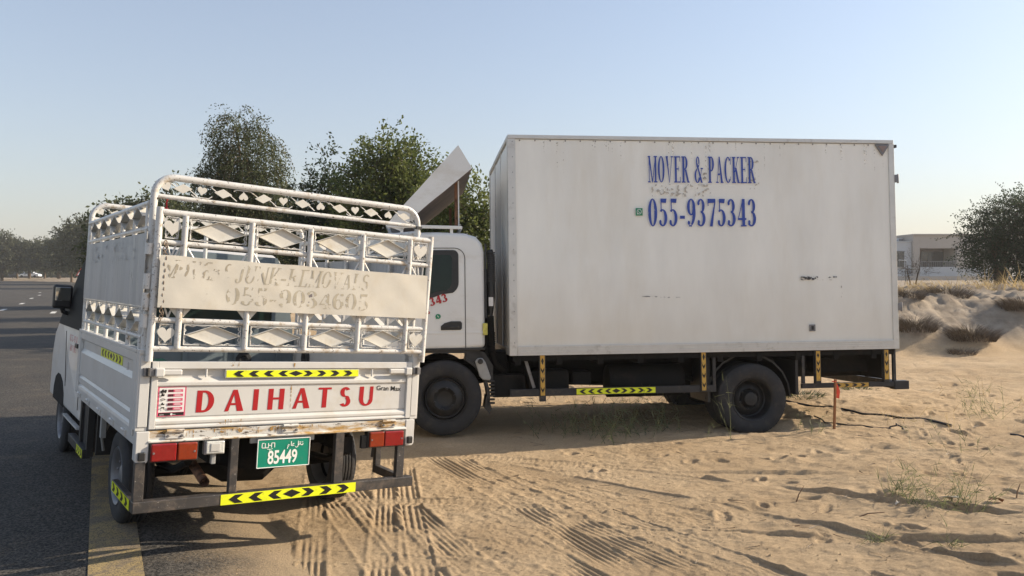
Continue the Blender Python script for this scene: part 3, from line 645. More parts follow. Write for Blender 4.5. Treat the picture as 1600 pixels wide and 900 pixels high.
def signtext(txt, x0, x1, z0, h, mt, slant=.18, T=.24, **k):
    p = Pl((0,-.0765,0), (1,0,0), (0,0,1)); word(p, txt, x0, x1, z0, h, T=T, t=.045, slant=slant, **k); o = p.build('faded_lettering', mt, gate)
    for q in o.data.vertices: q.co.y += sheet_y((q.co.x+.784)/1.596, (q.co.z-1.348)/.272)+.0772
signtext('MOVERS', -.765, -.425, 1.505, .095, MP1, skew=0)
signtext('JUNK-REMOVALS', -.395, .395, 1.500, .098, MP2, T=.17)
signtext('055-9034605', -.440, .405, 1.378, .100, MP2, slant=.02, T=.22)
signtext('9', -.02, .05, 1.40, .085, MP3, slant=.02); signtext('6', .235, .30, 1.385, .095, MP3, slant=.02)
signtext('PACKERS', -.77, -.50, 1.375, .09, alpha_print('peeled_print_gone', (.45,.40,.31), .68))
# padlock chain hanging at the hinge side of the gate
ch = MB()
for k in range(26):
    z = 1.685-k*.016; a = (k % 2)*PI/2+.3; c = Vector((-.762+.006*math.sin(k*1.7), -.062, z))
    pts = [c+Vector((math.cos(a)*.009*math.cos(t), math.sin(a)*.009*math.cos(t), .013*math.sin(t))) for t in [2*PI*q/10 for q in range(10)]]
    ch.tube(pts, .0027, 5, closed=True)
ch.build('chain', M['chain'], gate)
for z0, z1 in ((1.24,1.31),(1.33,1.42),(1.44,1.52),(1.62,1.68)):
    tubes('hinge_barrel', [[(-.832,-.015,z0),(-.830,-.015,z1)]], .019, parent=gate)

# rear hoop and front hoop
def hoop(y, xl, xr, zt, zb, name):
    r = .10; P = [(xl,y,zb),(xl,y,zt-r)]
    for k in range(1, 7): a = PI-k*PI/12; P.append((xl+r+r*math.cos(a), y, zt-r+r*math.sin(a)))
    for k in range(0, 7): a = PI/2-k*PI/12; P.append((xr-r+r*math.cos(a), y, zt-r+r*math.sin(a)))
    P.append((xr,y,zb))
    h = tubes(name, [P], .0185, seg=14)
    tubes('rail', [[(xl,y,zt-.107),(xr,y,zt-.107)]], .0125, parent=h)
    return h
rh = hoop(.035, -.812, .775, 2.042, 1.10, 'rear_hoop')
xs = [-.755,-.672,-.573,-.46,-.348,-.235,-.119,-.003,.108,.231,.332,.44,.559,.672,.735]
def orn(h, y, xs):
    for i, x in enumerate(xs):
        if i % 2 == 0:
            a = {0: .5, 14: -.35}.get(i, 0.0 if (i//2) % 2 == 1 else PI) + random.uniform(-.15,.15)
            heart(x, 1.9885, .0265, a, y=y-.004, parent=h)
            wire(h, [[(x-.055,y,1.962 if (i//2) % 2 else 2.010),(x-.038,y,1.952 if (i//2) % 2 else 2.019),(x+.038,y,1.952 if (i//2) % 2 else 2.019),(x+.055,y,1.966 if (i//2) % 2 else 2.006)]], .0028)
        else:
            diamond(x, 1.9885, .098, .052, y-.004, h, tray=False, tilt=random.uniform(-.08,.12))
            wire(h, [[(x+.03,y,1.99),(x+.075,y,1.956)],[(x-.03,y,1.99),(x-.072,y,2.018)]], .0028)
orn(rh, .035, xs)
fh = hoop(2.07, -.818, .79, 2.042, 1.10, 'front_hoop')
orn(fh, 2.07, [-.76+.108*k for k in range(15)])
tubes('rail', [[(-.81,2.07,1.69),(.79,2.07,1.69)]], .017, parent=fh)
for x in (-.4,0,.4): tubes('post', [[(x,2.07,1.69),(x,2.07,1.935)]], .016, parent=fh)
MB().box(-.818,-.795,.02,.05,1.915,1.925).build('cord', M['black'], pick)
MB().box(.757,.795,.012,.058,1.918,1.936).build('tape_wrap', M['black'], pick)

# side frames
YP = [1.90,1.52,1.15,.79,.43,.10]
def side_frame(x, name, s):
    f = tubes(name, [[(x,.05,1.895),(x,2.06,1.895)]], .017)
    for z in (1.76,1.345,1.185): tubes('rail', [[(x,.05,z),(x,2.06,z)]], .0125, parent=f)
    for y in YP+[2.02]: tubes('post', [[(x,y,1.10),(x,y,1.89)]], .013, parent=f)
    for i in range(5):
        a, b = YP[i+1]+.02, YP[i]-.02
        for zlo, zhi in ((1.775,1.885),(1.205,1.325)):
            diamond((a+b)/2, (zlo+zhi)/2, (b-a)*.94, (zhi-zlo)*.97, x-s*.024, f, plane='x', depth=.045, sgn=s)
            wire(f, [[(x,a+.004,zlo),(x,b-.004,zlo),(x,b-.004,zhi),(x,a+.004,zhi),(x,a+.004,zlo)]], .0032)
            wire(f, [[(x+.01*s, a+(b-a)*k/12, zz+.005*math.sin(k*2.4)) for k in range(13)] for zz in (zlo-.004,zhi+.004)], .003)
    return f
lf = side_frame(-.822, 'side_frame', 1); rf_ = side_frame(.795, 'side_frame', -1)
for x, f, s in ((-.843, lf, 1), (.815, rf_, -1)):
    ny, nz = 40, 8; V = []; F = []
    for j in range(nz+1):
        for i in range(ny+1):
            u = i/ny; v = j/nz
            V.append((x+.004*math.sin(u*17)*math.sin(v*2+1)+.003*math.sin(u*5), -.0+u*1.99, 1.350+v*.385))
    for j in range(nz):
        for i in range(ny): a = j*(ny+1)+i; F.append((a, a+1, a+ny+2, a+ny+1))
    sh = npmesh('side_sheet', V, F, M['sheet_side'], f, smooth=True)
p = Pl((-.852,1.85,1.60), (0,-1,0), (0,0,1)); word(p, 'MOVERS', 0, 1.6, 0, .11, T=.24, t=.05, slant=.2); p.build('faded_lettering', alpha_print('ghost_print', (.46,.46,.46), .56), lf)
kick = MB(); kick.box(-.846,-.80,.06,2.10,1.102,1.122); kick.box(.79,.832,.06,2.10,1.102,1.122); build_pieces(kick, 'bed_top_rail', M['white'], pick, bevel=.003)
# small things carried in the bed
# ---- cab
cabp = [(2.17,.42),(2.17,1.66),(2.22,1.75),(2.34,1.79),(2.80,1.80),(3.10,1.77),(3.28,1.66),(3.66,1.18),(3.90,1.00),(3.99,.80),(4.01,.42)]
def cabx(z): return .805 if z < 1.05 else .805-.15*(z-1.05)/.75
cb = MB(); n = len(cabp); vs = []
secs = [(-1,0.0),(-1,1.0),(1,1.0),(1,0.0)]
ring = []
for (y, z) in cabp:
    w = cabx(z); ring.append([(-w+.03,y,z)]+[(-w,y,z)]+[(w,y,z)]+[(w-.03,y,z)])
cyc = (sum(q[0] for q in cabp)/n, sum(q[1] for q in cabp)/n)
L1 = [(-cabx(z),)+(y,z) for (y,z) in cabp]; L2 = [(cabx(z),y,z) for (y,z) in cabp]
cb.add(L1+L2, [(i,(i+1)%n,n+(i+1)%n,n+i) for i in range(n)]+[tuple(reversed(range(n))), tuple(range(n,2*n))])
cab = cb.build('cab', M['white'], pick, bevel=.03, bseg=3)
def on_cab(y, z, d=.006): return (-(cabx(z))-d, y, z)
def sidepoly(name, pts, mt, d=.006, parent=cab, th=.004, mirror=True):
    for sg in ((1,-1) if mirror else (1,)):
        b = MB(); A_ = [(-sg*(cabx(z)+d), y, z) for y, z in pts]; B_ = [(-sg*(cabx(z)+d-th), y, z) for y, z in pts]; k = len(pts)
        b.add(A_+B_, [tuple(range(k)), tuple(reversed(range(k,2*k)))]+[(i,(i+1)%k,k+(i+1)%k,k+i) for i in range(k)]); b.build(name, mt, parent)
sidepoly('side_window', [(2.24,1.09),(2.24,1.64),(2.34,1.72),(3.10,1.72),(3.27,1.63),(3.655,1.15),(3.655,1.09)], M['dark_pane'])
sidepoly('door_seam', [(2.25,.50),(2.25,1.05),(2.262,1.05),(2.262,.50)], M['black'], .0015)
sidepoly('door_seam', [(3.00,.60),(3.12,1.05),(3.132,1.05),(3.012,.60)], M['black'], .0015)
sidepoly('wheel_arch', [(3.03,.42),(3.06,.53),(3.16,.62),(3.31,.665),(3.47,.665),(3.62,.62),(3.71,.53),(3.74,.42)], M['chassis'], .002)
sidepoly('sill_strip', [(2.20,.36),(2.20,.375),(3.0,.375),(3.0,.36)], M['tube'], .004, th=.03)
MB().box(-.822,-.808,2.36,2.48,.955,.99).build('door_handle', M['plastic'], cab, bevel=.006)
p = Pl((-.8085,2.86,.985), (0,-1,0), (0,0,1)); word(p, '055-934', 0, .42, .0, .055, T=.24, t=.05); word(p, 'MOVERS', .04, .38, -.075, .05, T=.24, t=.05); p.build('door_lettering', alpha_print('worn_red_print', (.45,.05,.05), .42), cab)
fv = MB(); fv.box(-.60,.60,2.150,2.160,1.22,1.58); w_ = fv.build('rear_window', M['glass'], cab, bevel=.01)
wl = MB()
for a, b in (((-.61,1.21),(.61,1.21)),((-.61,1.59),(.61,1.59)),((-.61,1.21),(-.61,1.59)),((.61,1.21),(.61,1.59))): wl.bar((a[0],2.158,a[1]),(b[0],2.158,b[1]),.03,.03)
build_pieces(wl, 'window_frame', M['bluegrey'], cab)
gd = MB(); gd.prism([(-.79,1.0),(.79,1.0),(.79,1.15),(.69,1.63),(.62,1.76),(-.62,1.76),(-.69,1.63),(-.79,1.15)], 1, 2.162, 2.17); gd.build('rear_guard_panel', M['bluegrey'], cab)
# mirrors
def mirror(s):
    b = MB(); x0, x1 = (-.905,-.758) if s < 0 else (.758,.905)
    b.box(x0,x1,3.27,3.34,1.232,1.436)
    m_ = b.build('door_mirror', M['plastic'], pick, bevel=.02)
    g = MB(); 
    if s < 0: g.box(-.890,-.775,3.264,3.2695,1.30,1.415)
    else: g.box(.775,.890,3.264,3.2695,1.30,1.415)
    g.build('mirror_glass', M['mirror'], m_, bevel=.002)
    a = MB(); a.tube([(s*.83,3.31,1.240),(s*.82,3.31,1.205),(s*.78,3.32,1.190),(s*.72,3.34,1.20)], .018, 8); a.build('mirror_arm', M['plastic'], m_)
mirror(-1); mirror(1)

# ---- wheels
def wheel(parent, c, r, w, axis, out, rimmat, name='wheel', treads=5, rr=.62, studs=6, holes=8, dish=.05):
    """c = centre of outer face; tyre runs inward (away from 'out') by w"""
    e = empty(name, parent=parent); s = -out
    p = [(s*.010,r*rr),(0,r*(rr+.03)),(-s*.006,r*.80),(0,r*.90),(s*.012,r*.965),(s*.028,r)]
    a0, a1 = .028, w-.028; gw = (a1-a0)/treads
    for k in range(treads):
        x0 = a0+k*gw
        if k: p += [(s*(x0-.004),r),(s*(x0-.003),r-.009),(s*(x0+.003),r-.009),(s*(x0+.004),r)]
        p += [(s*(x0+gw*.5),r+.001)]
    p += [(s*(w-.028),r),(s*(w-.012),r*.965),(s*w,r*.90),(s*(w+.004),r*.8),(s*w,r*rr)]
    t = MB(); t.lathe(p, c, axis, 64); tb = t.build('tyre', M['rubber'], e)
    # side lettering rings and shoulder blocks
    sh = MB()
    for k in range(56):
        an = 2*PI*k/56
        for q in (0, 1):
            aa = a0-.014 if q == 0 else w-.028+.002
            rc, rs = r*.992, .012
            u0, u1 = an-.030, an+.030
            pts = []
            for (ra, xx) in ((rc-.022, s*(aa-.004)), (rc+.001, s*(aa+.010))):
                for uu in (u0, u1):
                    ca, sa = ra*math.cos(uu), ra*math.sin(uu)
                    pts.append((c[0]+xx-s*.004*(1 if q == 0 else -1), c[1]+ca, c[2]+sa) if axis == 0 else (c[0]+ca, c[1]+xx-s*.004*(1 if q == 0 else -1), c[2]+sa))
            sh.add(pts, [(0,1,3,2)])
    sh.build('shoulder_blocks', M['rubber'], e, fixn=False)['kind'] = 'stuff'
    R = r*rr
    m = MB(); m.lathe([(s*.012,R+.006),(-s*.002,R),(s*.006,R-.014),(s*.020,R-.020),(s*(dish+.02),R-.030),(s*(dish+.03),R*.80),(s*(dish-.01),R*.62),(s*(dish-.018),R*.50),(s*dish,R*.40),(s*dish*.6,R*.36),(s*dish*.45,R*.30),(s*dish*.4,0.0005)], c, axis, 48)
    m.lathe([(s*w,R),(s*(w-.02),R-.02),(s*(dish+.05),R-.03)], c, axis, 32)
    rim = m.build('rim', rimmat, e)
    st = MB(); hl = MB()
    for k in range(studs):
        an = 2*PI*(k+.3)/studs; q = (R*.47*math.cos(an), R*.47*math.sin(an))
        cc = (c[0]+s*(dish-.012), c[1]+q[0], c[2]+q[1]) if axis == 0 else (c[0]+q[0], c[1]+s*(dish-.012), c[2]+q[1])
        st.lathe([(0,R*.06),(-s*.020,R*.055),(-s*.024,0.0005)], cc, axis, 8)
    for k in range(holes):
        an = 2*PI*(k+.5)/holes; rc = R*.74; L = R*.085; H2 = R*.05
        pts = []
        for j in range(12):
            t_ = 2*PI*j/12; ra = rc+H2*math.sin(t_); ua = an+L*1.1*math.cos(t_)/rc
            # follow the rim's cone
            f = (ra/R-.62)/(.80-.62); xx = dish-.01+f*(.04)
            q = (ra*math.cos(ua), ra*math.sin(ua)); xx = s*(xx-.0025)
            pts.append((c[0]+xx, c[1]+q[0], c[2]+q[1]) if axis == 0 else (c[0]+q[0], c[1]+xx, c[2]+q[1]))
        hl.add(pts, [tuple(range(12))])
    st.build('wheel_nuts', rimmat, e); hl.build('rim_openings', M['tape_black'], e, fixn=False)
    return e
wheel(pick, (-.745,.93,.275), .292, .165, 0, -1, M['rim_grey'], rr=.60)
wheel(pick, (.745,.93,.290), .288, .165, 0, 1, M['rim_grey'], rr=.60)
wheel(pick, (-.775,3.40,.275), .290, .165, 0, -1, M['rim_grey'], rr=.60)
wheel(pick, (.775,3.40,.290), .288, .165, 0, 1, M['rim_grey'], rr=.60)
# ---- underrun bar with uprights
bp = MB(); bp.box(-.834,.806,-.032,.028,.277,.337); bar = bp.build('underrun_bar', M['bumper'], pick, bevel=.004)
for a, b in ((-.832,-.782),(-.347,-.304),(.271,.325),(.690,.742)):
    MB().box(a,b,-.02,.02,.337,.64 if a > -.8 else .54).build('upright', M['bumper'], bar, bevel=.003)
rt = MB(); rt.box(-.834,-.800,.028,.56,.275,.337); rt.box(.735,.775,.028,.40,.285,.337); rt.box(.735,.775,.36,.40,.337,.64); build_pieces(rt, 'side_return', M['bumper'], bar, bevel=.003)
tape(bar, (.010,-.0335,.307), (1,0,0), (0,0,1), .80, .058, 3)
p = Pl((-.8355,.29,.307), (0,-1,0), (0,0,1)); chevrons(p, .50, .056, 4, one_way=True); p.build('reflective_tape', [M['yellow'], M['tape_black']], bar)
# ---- underside
us = MB()
for x in (-.42,.38): us.box(x-.035,x+.035,.05,3.9,.50,.60)
for y in (.35,.9,1.5,2.1): us.box(-.42,.38,y-.03,y+.03,.52,.60)
us.box(-.8,.78,.5,.53,.60,.655); us.box(-.8,.78,1.6,1.63,.60,.655)
us.build('chassis_frame', M['chassis'], pick, bevel=.004)
ax_ = MB(); ax_.tube([(-.66,.93,.285),(-.2,.93,.28),(-.1,.93,.28),(.15,.93,.28),(.25,.93,.285),(.66,.93,.29)], [.035,.038,.10,.11,.038,.035], 12); ax_.tube([(.02,1.0,.30),(.02,2.9,.45)], .03, 10)
for x in (-.50,.48):
    ax_.tube([(x,.25,.47),(x,.55,.37),(x,.93,.335),(x,1.3,.37),(x,1.6,.47)], .022, 6)
    ax_.tube([(x*.8,.75,.30),(x*.7,.62,.58)], .022, 8)
ax_.build('rear_axle', M['chassis'], pick)
sp = MB(); sp.lathe([(0,.14),(0,.27),(.05,.285),(.13,.285),(.17,.27),(.17,.14)], (.0,.50,.40), 2, 40); sp.lathe([(.03,.14),(.06,.05),(.06,.001)], (.0,.50,.40), 2, 24); sp.build('spare_wheel', M['chassis'], pick)
ex = MB(); ex.tube([(-.30,2.0,.42),(-.36,.9,.43),(-.43,.45,.428),(-.452,.07,.388)], .026, 12, cap=False); ex.tube([(-.30,2.0,.42),(-.36,.9,.43),(-.43,.45,.428),(-.452,.07,.388)], .022, 12, cap=False); ex.lathe([(0,.0),(.01,.022)], (-.45,.12,.392), 1, 10); ex.build('exhaust_pipe', M['rust'], pick)
gb = MB(); gb.box(.50,.80,1.40,1.42,.30,.64); gb.box(-.80,-.52,1.38,1.40,.32,.64); build_pieces(gb, 'mud_flap', M['plastic'], pick, bevel=.005)
gy = MB(); gy.tube([(.84,.62,.34),(.84,.60,.45),(.83,.68,.58),(.83,.93,.63),(.83,1.2,.58)], .012, 6)
gy.build('wheel_arch_edge', M['plastic'], pick)
lb = MB(); lb.box(-.80,-.55,1.80,2.14,.26,.64); lb.build('battery_box', M['black'], pick, bevel=.01)
lg = MB(); lg.bar((-.80,1.62,.645),(-.80,1.62,.27),.045,.045); lg.bar((-.82,1.60,.29),(-.82,2.32,.29),.05,.06); lg.bar((-.80,1.95,.64),(-.80,1.95,.3),.04,.04); sg = lg.build('side_guard', M['black'], pick, bevel=.003)
p = Pl((-.846,1.74,.29), (0,-1,0), (0,0,1)); chevrons(p, .26, .058, 3, one_way=True); p.build('reflective_tape', [M['yellow'], M['tape_black']], sg)
hh = MB(); hh.tube([(-.70,1.32,.63),(-.78,1.30,.45),(-.76,1.34,.36)], .010, 6); hh.box(-.79,-.76,1.28,1.33,.45,.62); hh.build('mudguard_stay', M['plastic_grey'], pick)

# green tarpaulin and red rag
def blob_mesh(name, c, s, mt, parent=None, seed=1, n=20, amp=.18):
    rs = np.random.RandomState(seed); V = []; F = []; ph = rs.rand(6)*6
    for j in range(n+1):
        for i in range(2*n):
            th = PI*j/n; fi = 2*PI*i/(2*n); d = 1+amp*math.sin(3*fi+ph[0]+2*math.cos(th*3+ph[3]))*math.sin(2*th+ph[1])+amp*.6*math.sin(7*fi+ph[2])*math.sin(5*th)
            V.append((c[0]+s[0]*d*math.sin(th)*math.cos(fi), c[1]+s[1]*d*math.sin(th)*math.sin(fi), c[2]+s[2]*d*math.cos(th)))
    for j in range(n):
        for i in range(2*n): a = j*2*n+i; b = j*2*n+(i+1) % (2*n); F.append((a, b, b+2*n, a+2*n))
    return npmesh(name, V, F, mt, parent, smooth=True)
tp = blob_mesh('tarpaulin', (-.50,1.55,.80), (.26,.55,.13), M['tarp'], seed=4, amp=.25); tp.matrix_world = PM
tag(tp, 'bundled dark green tarpaulin lying in the pickup bed behind the tailgate', 'tarpaulin')
rg = MB(); rg.tube([(-.74,.06,1.935),(-.742,.07,1.90),(-.738,.07,1.885)], .004, 6)
rg.add([(-.775,.07,1.85),(-.70,.075,1.845),(-.705,.10,1.862),(-.738,.085,1.888),(-.765,.09,1.875),(-.742,.05,1.842)], [(0,5,3,4),(5,1,2,3)])
ro = rg.build('red_rag', M['redcloth']); ro.matrix_world = PM; tag(ro, 'small red rag tied to the upper rail at the left end of the pickup cage', 'rag')
# ================================================================ BOX TRUCK (local: x towards its tail, y away from camera, z up)
TM = Matrix.Translation((-.00895, 7.73056, -.00707)) @ rot(.1169, -.047, -.0053).to_4x4()
trk = tag(empty('box_truck', TM), 'large white removals box truck with blue MOVER & PACKER lettering, side-on on the sand', 'box truck')
BL, BW, Z0, Z1 = 4.12, 2.08, .822, 3.03
def arcpts(cx, cz, r, a0, a1, n=6): return [(cx+r*math.cos(math.radians(a0+(a1-a0)*k/n)), cz+r*math.sin(math.radians(a0+(a1-a0)*k/n))) for k in range(n+1)]
def panel(name, P, nu, nv, wob, parent, mt, seed):
    rs = np.random.RandomState(seed); V = []; F = []; ph = rs.rand(8)*6
    for j in range(nv+1):
        for i in range(nu+1):
            u = i/nu; v = j/nv; e = min(1, 8*min(u, 1-u, v, 1-v))
            d = wob*e*(math.sin(u*9+ph[0]+2*v)*.5+math.sin(u*4+v*5+ph[1])*.6+.4*math.sin(u*23+ph[2])*math.sin(v*6+ph[3]))
            V.append(P(u, v, d))
    for j in range(nv):
        for i in range(nu): a = j*(nu+1)+i; F.append((a, a+1, a+nu+2, a+nu+1))
    return npmesh(name, V, F, mt, parent, smooth=True)
bx = MB(); bx.box(.02, BL-.02, .03, BW-.02, Z0+.02, Z1-.02); body = bx.build('cargo_box', M['box_panel'], trk)
panel('side_panel', lambda u, v, d: (.05+u*(BL-.10), .008+d, .90+v*(Z1-.04-.90)), 60, 30, .004, body, M['box_panel'], 1)
panel('side_panel', lambda u, v, d: (BL-.05-u*(BL-.10), BW-.008-d, .90+v*(Z1-.04-.90)), 20, 10, .004, body, M['box_panel'], 2)
panel('front_panel', lambda u, v, d: (.008+d, BW-.05-u*(BW-.10), .84+v*(Z1-.06-.84)), 24, 24, .006, body, M['box_panel'], 3)
fp = MB()
for yy in (.72,1.36): fp.box(-.004,.008,yy-.004,yy+.004,.86,Z1-.04)
build_pieces(fp, 'front_seam', M['alu'], body)
rp = MB(); rp.box(BL-.02,BL-.005,.05,BW/2-.004,.86,Z1-.04); rp.box(BL-.02,BL-.005,BW/2+.004,BW-.05,.86,Z1-.04); build_pieces(rp, 'rear_door', M['box_panel'], body)
# roof, slightly sagging towards the far front corner
panel('roof', lambda u, v, d: (u*BL, v*BW, Z1+.004+d+.012*math.sin(PI*v)), 30, 12, .004, body, M['alu'], 5)
tr = MB()
tr.box(-.002,BL+.002,-.006,.03,Z1-.035,Z1+.004); tr.box(-.002,BL+.002,BW-.03,BW+.006,Z1-.035,Z1+.004)
tr.box(-.006,.03,.03,BW-.03,Z1-.035,Z1+.002); tr.box(BL-.03,BL+.006,.03,BW-.03,Z1-.035,Z1+.002)
build_pieces(tr, 'top_trim', M['alu'], body, bevel=.003)
ct = MB()
for x0, x1 in ((-.002,.075),(BL-.055,BL+.002)):
    for y0, y1 in ((-.004,.03),(BW-.03,BW+.004)): ct.box(x0,x1,y0,y1,Z0,Z1-.036)
ct.box(-.006,-.002,.0,.07,Z0,Z1-.036); ct.box(BL+.002,BL+.008,-.004,.05,Z0,Z1-.036)
build_pieces(ct, 'corner_trim', M['alu'], body, bevel=.003)
bt = MB()
for k in range(4): bt.box(.077,BL-.057,-.006-.002*(k % 2),.03,Z0+k*.024,Z0+k*.024+.020)
bt.box(.077,BL-.057,-.002,.03,Z0,.918); bt.box(.077,BL-.057,BW-.03,BW+.005,Z0,.918); bt.box(-.003,.03,.07,BW-.07,Z0,.90)
bt.build('bottom_trim', M['alu'], body, bevel=.002)
rv = MB()
for k in range(26):
    x = .12+k*.155
    for z in (Z1-.052,): rv.lathe([(-.003,0.0005),(-.003,.005),(.0,.008)], (x,.001,z), 1, 6)
for k in range(14):
    for x in (.045,): rv.lathe([(-.008,0.0005),(-.008,.004),(-.003,.007)], (x,.001,.95+k*.155), 1, 6)
rv.build('rivets', M['rim_grey'], body)['kind'] = 'stuff'
# lettering
def T2(name, mts, fn, o=(0,-.0035,0), parent=None):
    p = Pl(o, (1,0,0), (0,0,1), off=.002); fn(p); return p.build(name, mts, parent or body)
split_word((0,-.006,0), (1,0,0), (0,0,1), 'MOVER & PACKER', 1.438, 2.578, 2.562, .272, 'letter', M['blue'], body, off=.002, T=.22, t=.045, S=True, gap=.15)
split_word((0,-.006,0), (1,0,0), (0,0,1), '055-9375343', 1.430, 2.580, 2.112, .285, 'letter', M['blue'], body, off=.002, T=.25, t=.05, S=True, gap=.16)
def logo(p):
    p.rect(1.300,2.222,1.372,2.298,0); 
    n = 18; o = [(1.337+.025*math.cos(2*PI*k/n), 2.262+.027*math.sin(2*PI*k/n)) for k in range(n+1)]; i = [(1.337+.020*math.cos(2*PI*k/n), 2.262+.022*math.sin(2*PI*k/n)) for k in range(n+1)]
    p.strip(o, i, 1); p.poly([(1.313,2.233),(1.326,2.238),(1.317,2.246)], 1); p.line([(1.327,2.273),(1.330,2.262),(1.337,2.254),(1.348,2.251)], .0045, 1)
T2('phone_logo', [M['logo_green'], M['sticker_white']], logo, o=(0,-.006,0))
# marks: ghost of removed lettering, scratch, patch, lock plate
gm = alpha_print('box_stain', (.46,.43,.38), .56); gm2 = alpha_print('box_dark_mark', (.06,.06,.06), .52); gm3 = mat('bare_patch', (.62,.61,.59), .45, var=.03, scale=4)
T2('worn_residue', gm, lambda p: (p.rect(1.47,2.42,2.1,2.545), p.rect(2.50,2.50,2.62,2.80), p.rect(2.0,2.60,2.08,2.72)))
T2('scratch', gm2, lambda p: (p.line([(1.32,1.401),(1.45,1.398),(1.60,1.388),(1.75,1.386)], .007), p.rect(2.02,2.60,2.06,2.68), p.rect(2.50,2.285,2.52,2.30)))
T2('sticker_residue', [gm, gm2], lambda p: (p.rect(3.49,1.27,3.505,1.56,0), p.rect(3.05,1.556,3.24,1.59,1), p.rect(3.34,1.575,3.49,1.59,1), p.rect(3.06,1.55,3.50,1.556,0)))
gs = alpha_print0('grime_streak', (.52,.49,.42), .55); rsx = random.Random(8)
def streaks(p):
    for k in range(26):
        x = rsx.uniform(.12, 4.0); w = rsx.uniform(.006,.03); l = rsx.uniform(.08,.36); z = 2.985
        p.poly([(x-w/2,z),(x+w/2,z),(x+w*.15,z-l),(x-w*.15,z-l)], 0, 0)
T2('grime_streaks', gs, streaks, o=(0,-.0042,0))
lk = MB(); lk.box(3.135,3.20,-.006,.004,1.02,1.09); lkp = lk.build('side_lock', M['rim_grey'], body, bevel=.003)
MB().box(3.155,3.178,-.012,-.006,1.035,1.075).build('lock_catch', M['black'], lkp)
tri = MB(); tri.prism([(3.91,2.985),(4.075,2.985),(3.993,2.865)], 1, -.012, .004); t_ = tri.build('triangle_reflector', M['rim_grey'], body, bevel=.003)
tri = MB(); tri.prism([(3.945,2.968),(4.041,2.968),(3.993,2.898)], 1, -.015, -.012); tri.build('reflector_centre', mat('faded_brown_reflector', (.26,.19,.17), .5), t_)
for z in (2.62,1.26):
    h = MB(); h.box(BL+.006,BL+.035,-.012,.03,z-.035,z+.045); h.cyl((BL+.04,-.005,z-.045),(BL+.04,-.005,z+.05),.012,8); h.build('door_hinge', M['rim_grey'], body, bevel=.003)
MB().box(BL+.008,BL+.04,-.002,.03,2.955,2.985).build('door_stop', M['black'], body)
# ---- chassis
chs = MB()
for y in (.62,1.42):
    chs.box(-1.7,BL,y-.035,y+.035,.52,.72); 
for x in (.1,.9,1.7,2.1,2.9,3.6,4.05): chs.box(x-.04,x+.04,.62,1.42,.55,.70)
for x in np.arange(.08,4.1,.42): chs.box(x-.03,x+.03,.03,BW-.03,.722,.818)
chs.box(.03,BL-.02,.60,.66,.72,.80); chs.box(.03,BL-.02,1.40,1.46,.72,.80)
chs.build('chassis_frame', M['chassis'], trk, bevel=.004)
ss = MB(); ss.box(.03,BL-.03,.035,.06,.765,.818); ss.box(.03,BL-.03,BW-.06,BW-.035,.765,.818); build_pieces(ss, 'side_rail', M['chassis'], trk)
eq = MB(); eq.box(.20,.62,.16,.50,.42,.66); eq.box(.66,.86,.20,.46,.50,.64); eq.box(.05,.17,.14,.40,.40,.62); eq.build('battery_box', M['chassis'], trk, bevel=.02)
tk = MB(); tk.lathe([(0,.0005),(0,.15),(.01,.17),(.80,.17),(.81,.15),(.81,.0005)], (1.05,.36,.52), 0, 24); tk.build('fuel_tank', M['chassis'], trk)
dk = MB(); dk.box(.05,3.0,.90,1.12,.50,.72); dk.tube([(.2,1.0,.5),(2.4,1.0,.42)], .05, 10); dk.lathe([(0,.0005),(0,.16),(.3,.16),(.3,.0005)], (2.36,1.02,.36), 0, 20); dk.tube([(2.52,.35,.345),(2.52,1.7,.345)], .06, 12)
dk.build('drivetrain', M['chassis'], trk)
ls = MB()
for y in (.55,1.50): ls.tube([(1.85,y,.58),(2.2,y,.46),(2.52,y,.42),(2.85,y,.46),(3.2,y,.58)], .035, 8); ls.tube([(-1.1,y,.55),(-.65,y,.47),(-.2,y,.55)], .03, 8)
ls.tube([(-.65,.35,.41),(-.65,1.75,.41)], .05, 10)
ls.build('springs_and_axle', M['chassis'], trk)
mf = MB(); mf.box(2.06,2.09,.10,.62,.30,.80); mf.box(3.00,3.03,.06,.62,.36,.82); mf.box(2.06,2.09,1.45,2.0,.30,.80); mf.box(3.00,3.03,1.45,2.0,.36,.82); build_pieces(mf, 'mud_flap', M['plastic'], trk)
tb_ = MB(); tb_.box(.05,3.12,.555,.575,.505,.80); tb_.box(3.15,4.07,.60,1.42,.498,.80); tb_.box(3.40,3.95,.30,.60,.56,.80); tb_.build('rear_underbody', M['chassis'], trk, bevel=.01)
for yy in (.14, 1.62):
    ac = MB(); oo = arcpts(2.52,.33,.47,0,180,10); ii_ = arcpts(2.52,.33,.45,0,180,10); ac.prism(oo+ii_[::-1], 1, yy, yy+.40); ac.build('rear_mudguard', M['plastic'], trk)
MB().box(4.045,4.075,.12,1.95,.495,.815).build('rear_valance', M['chassis'], trk)
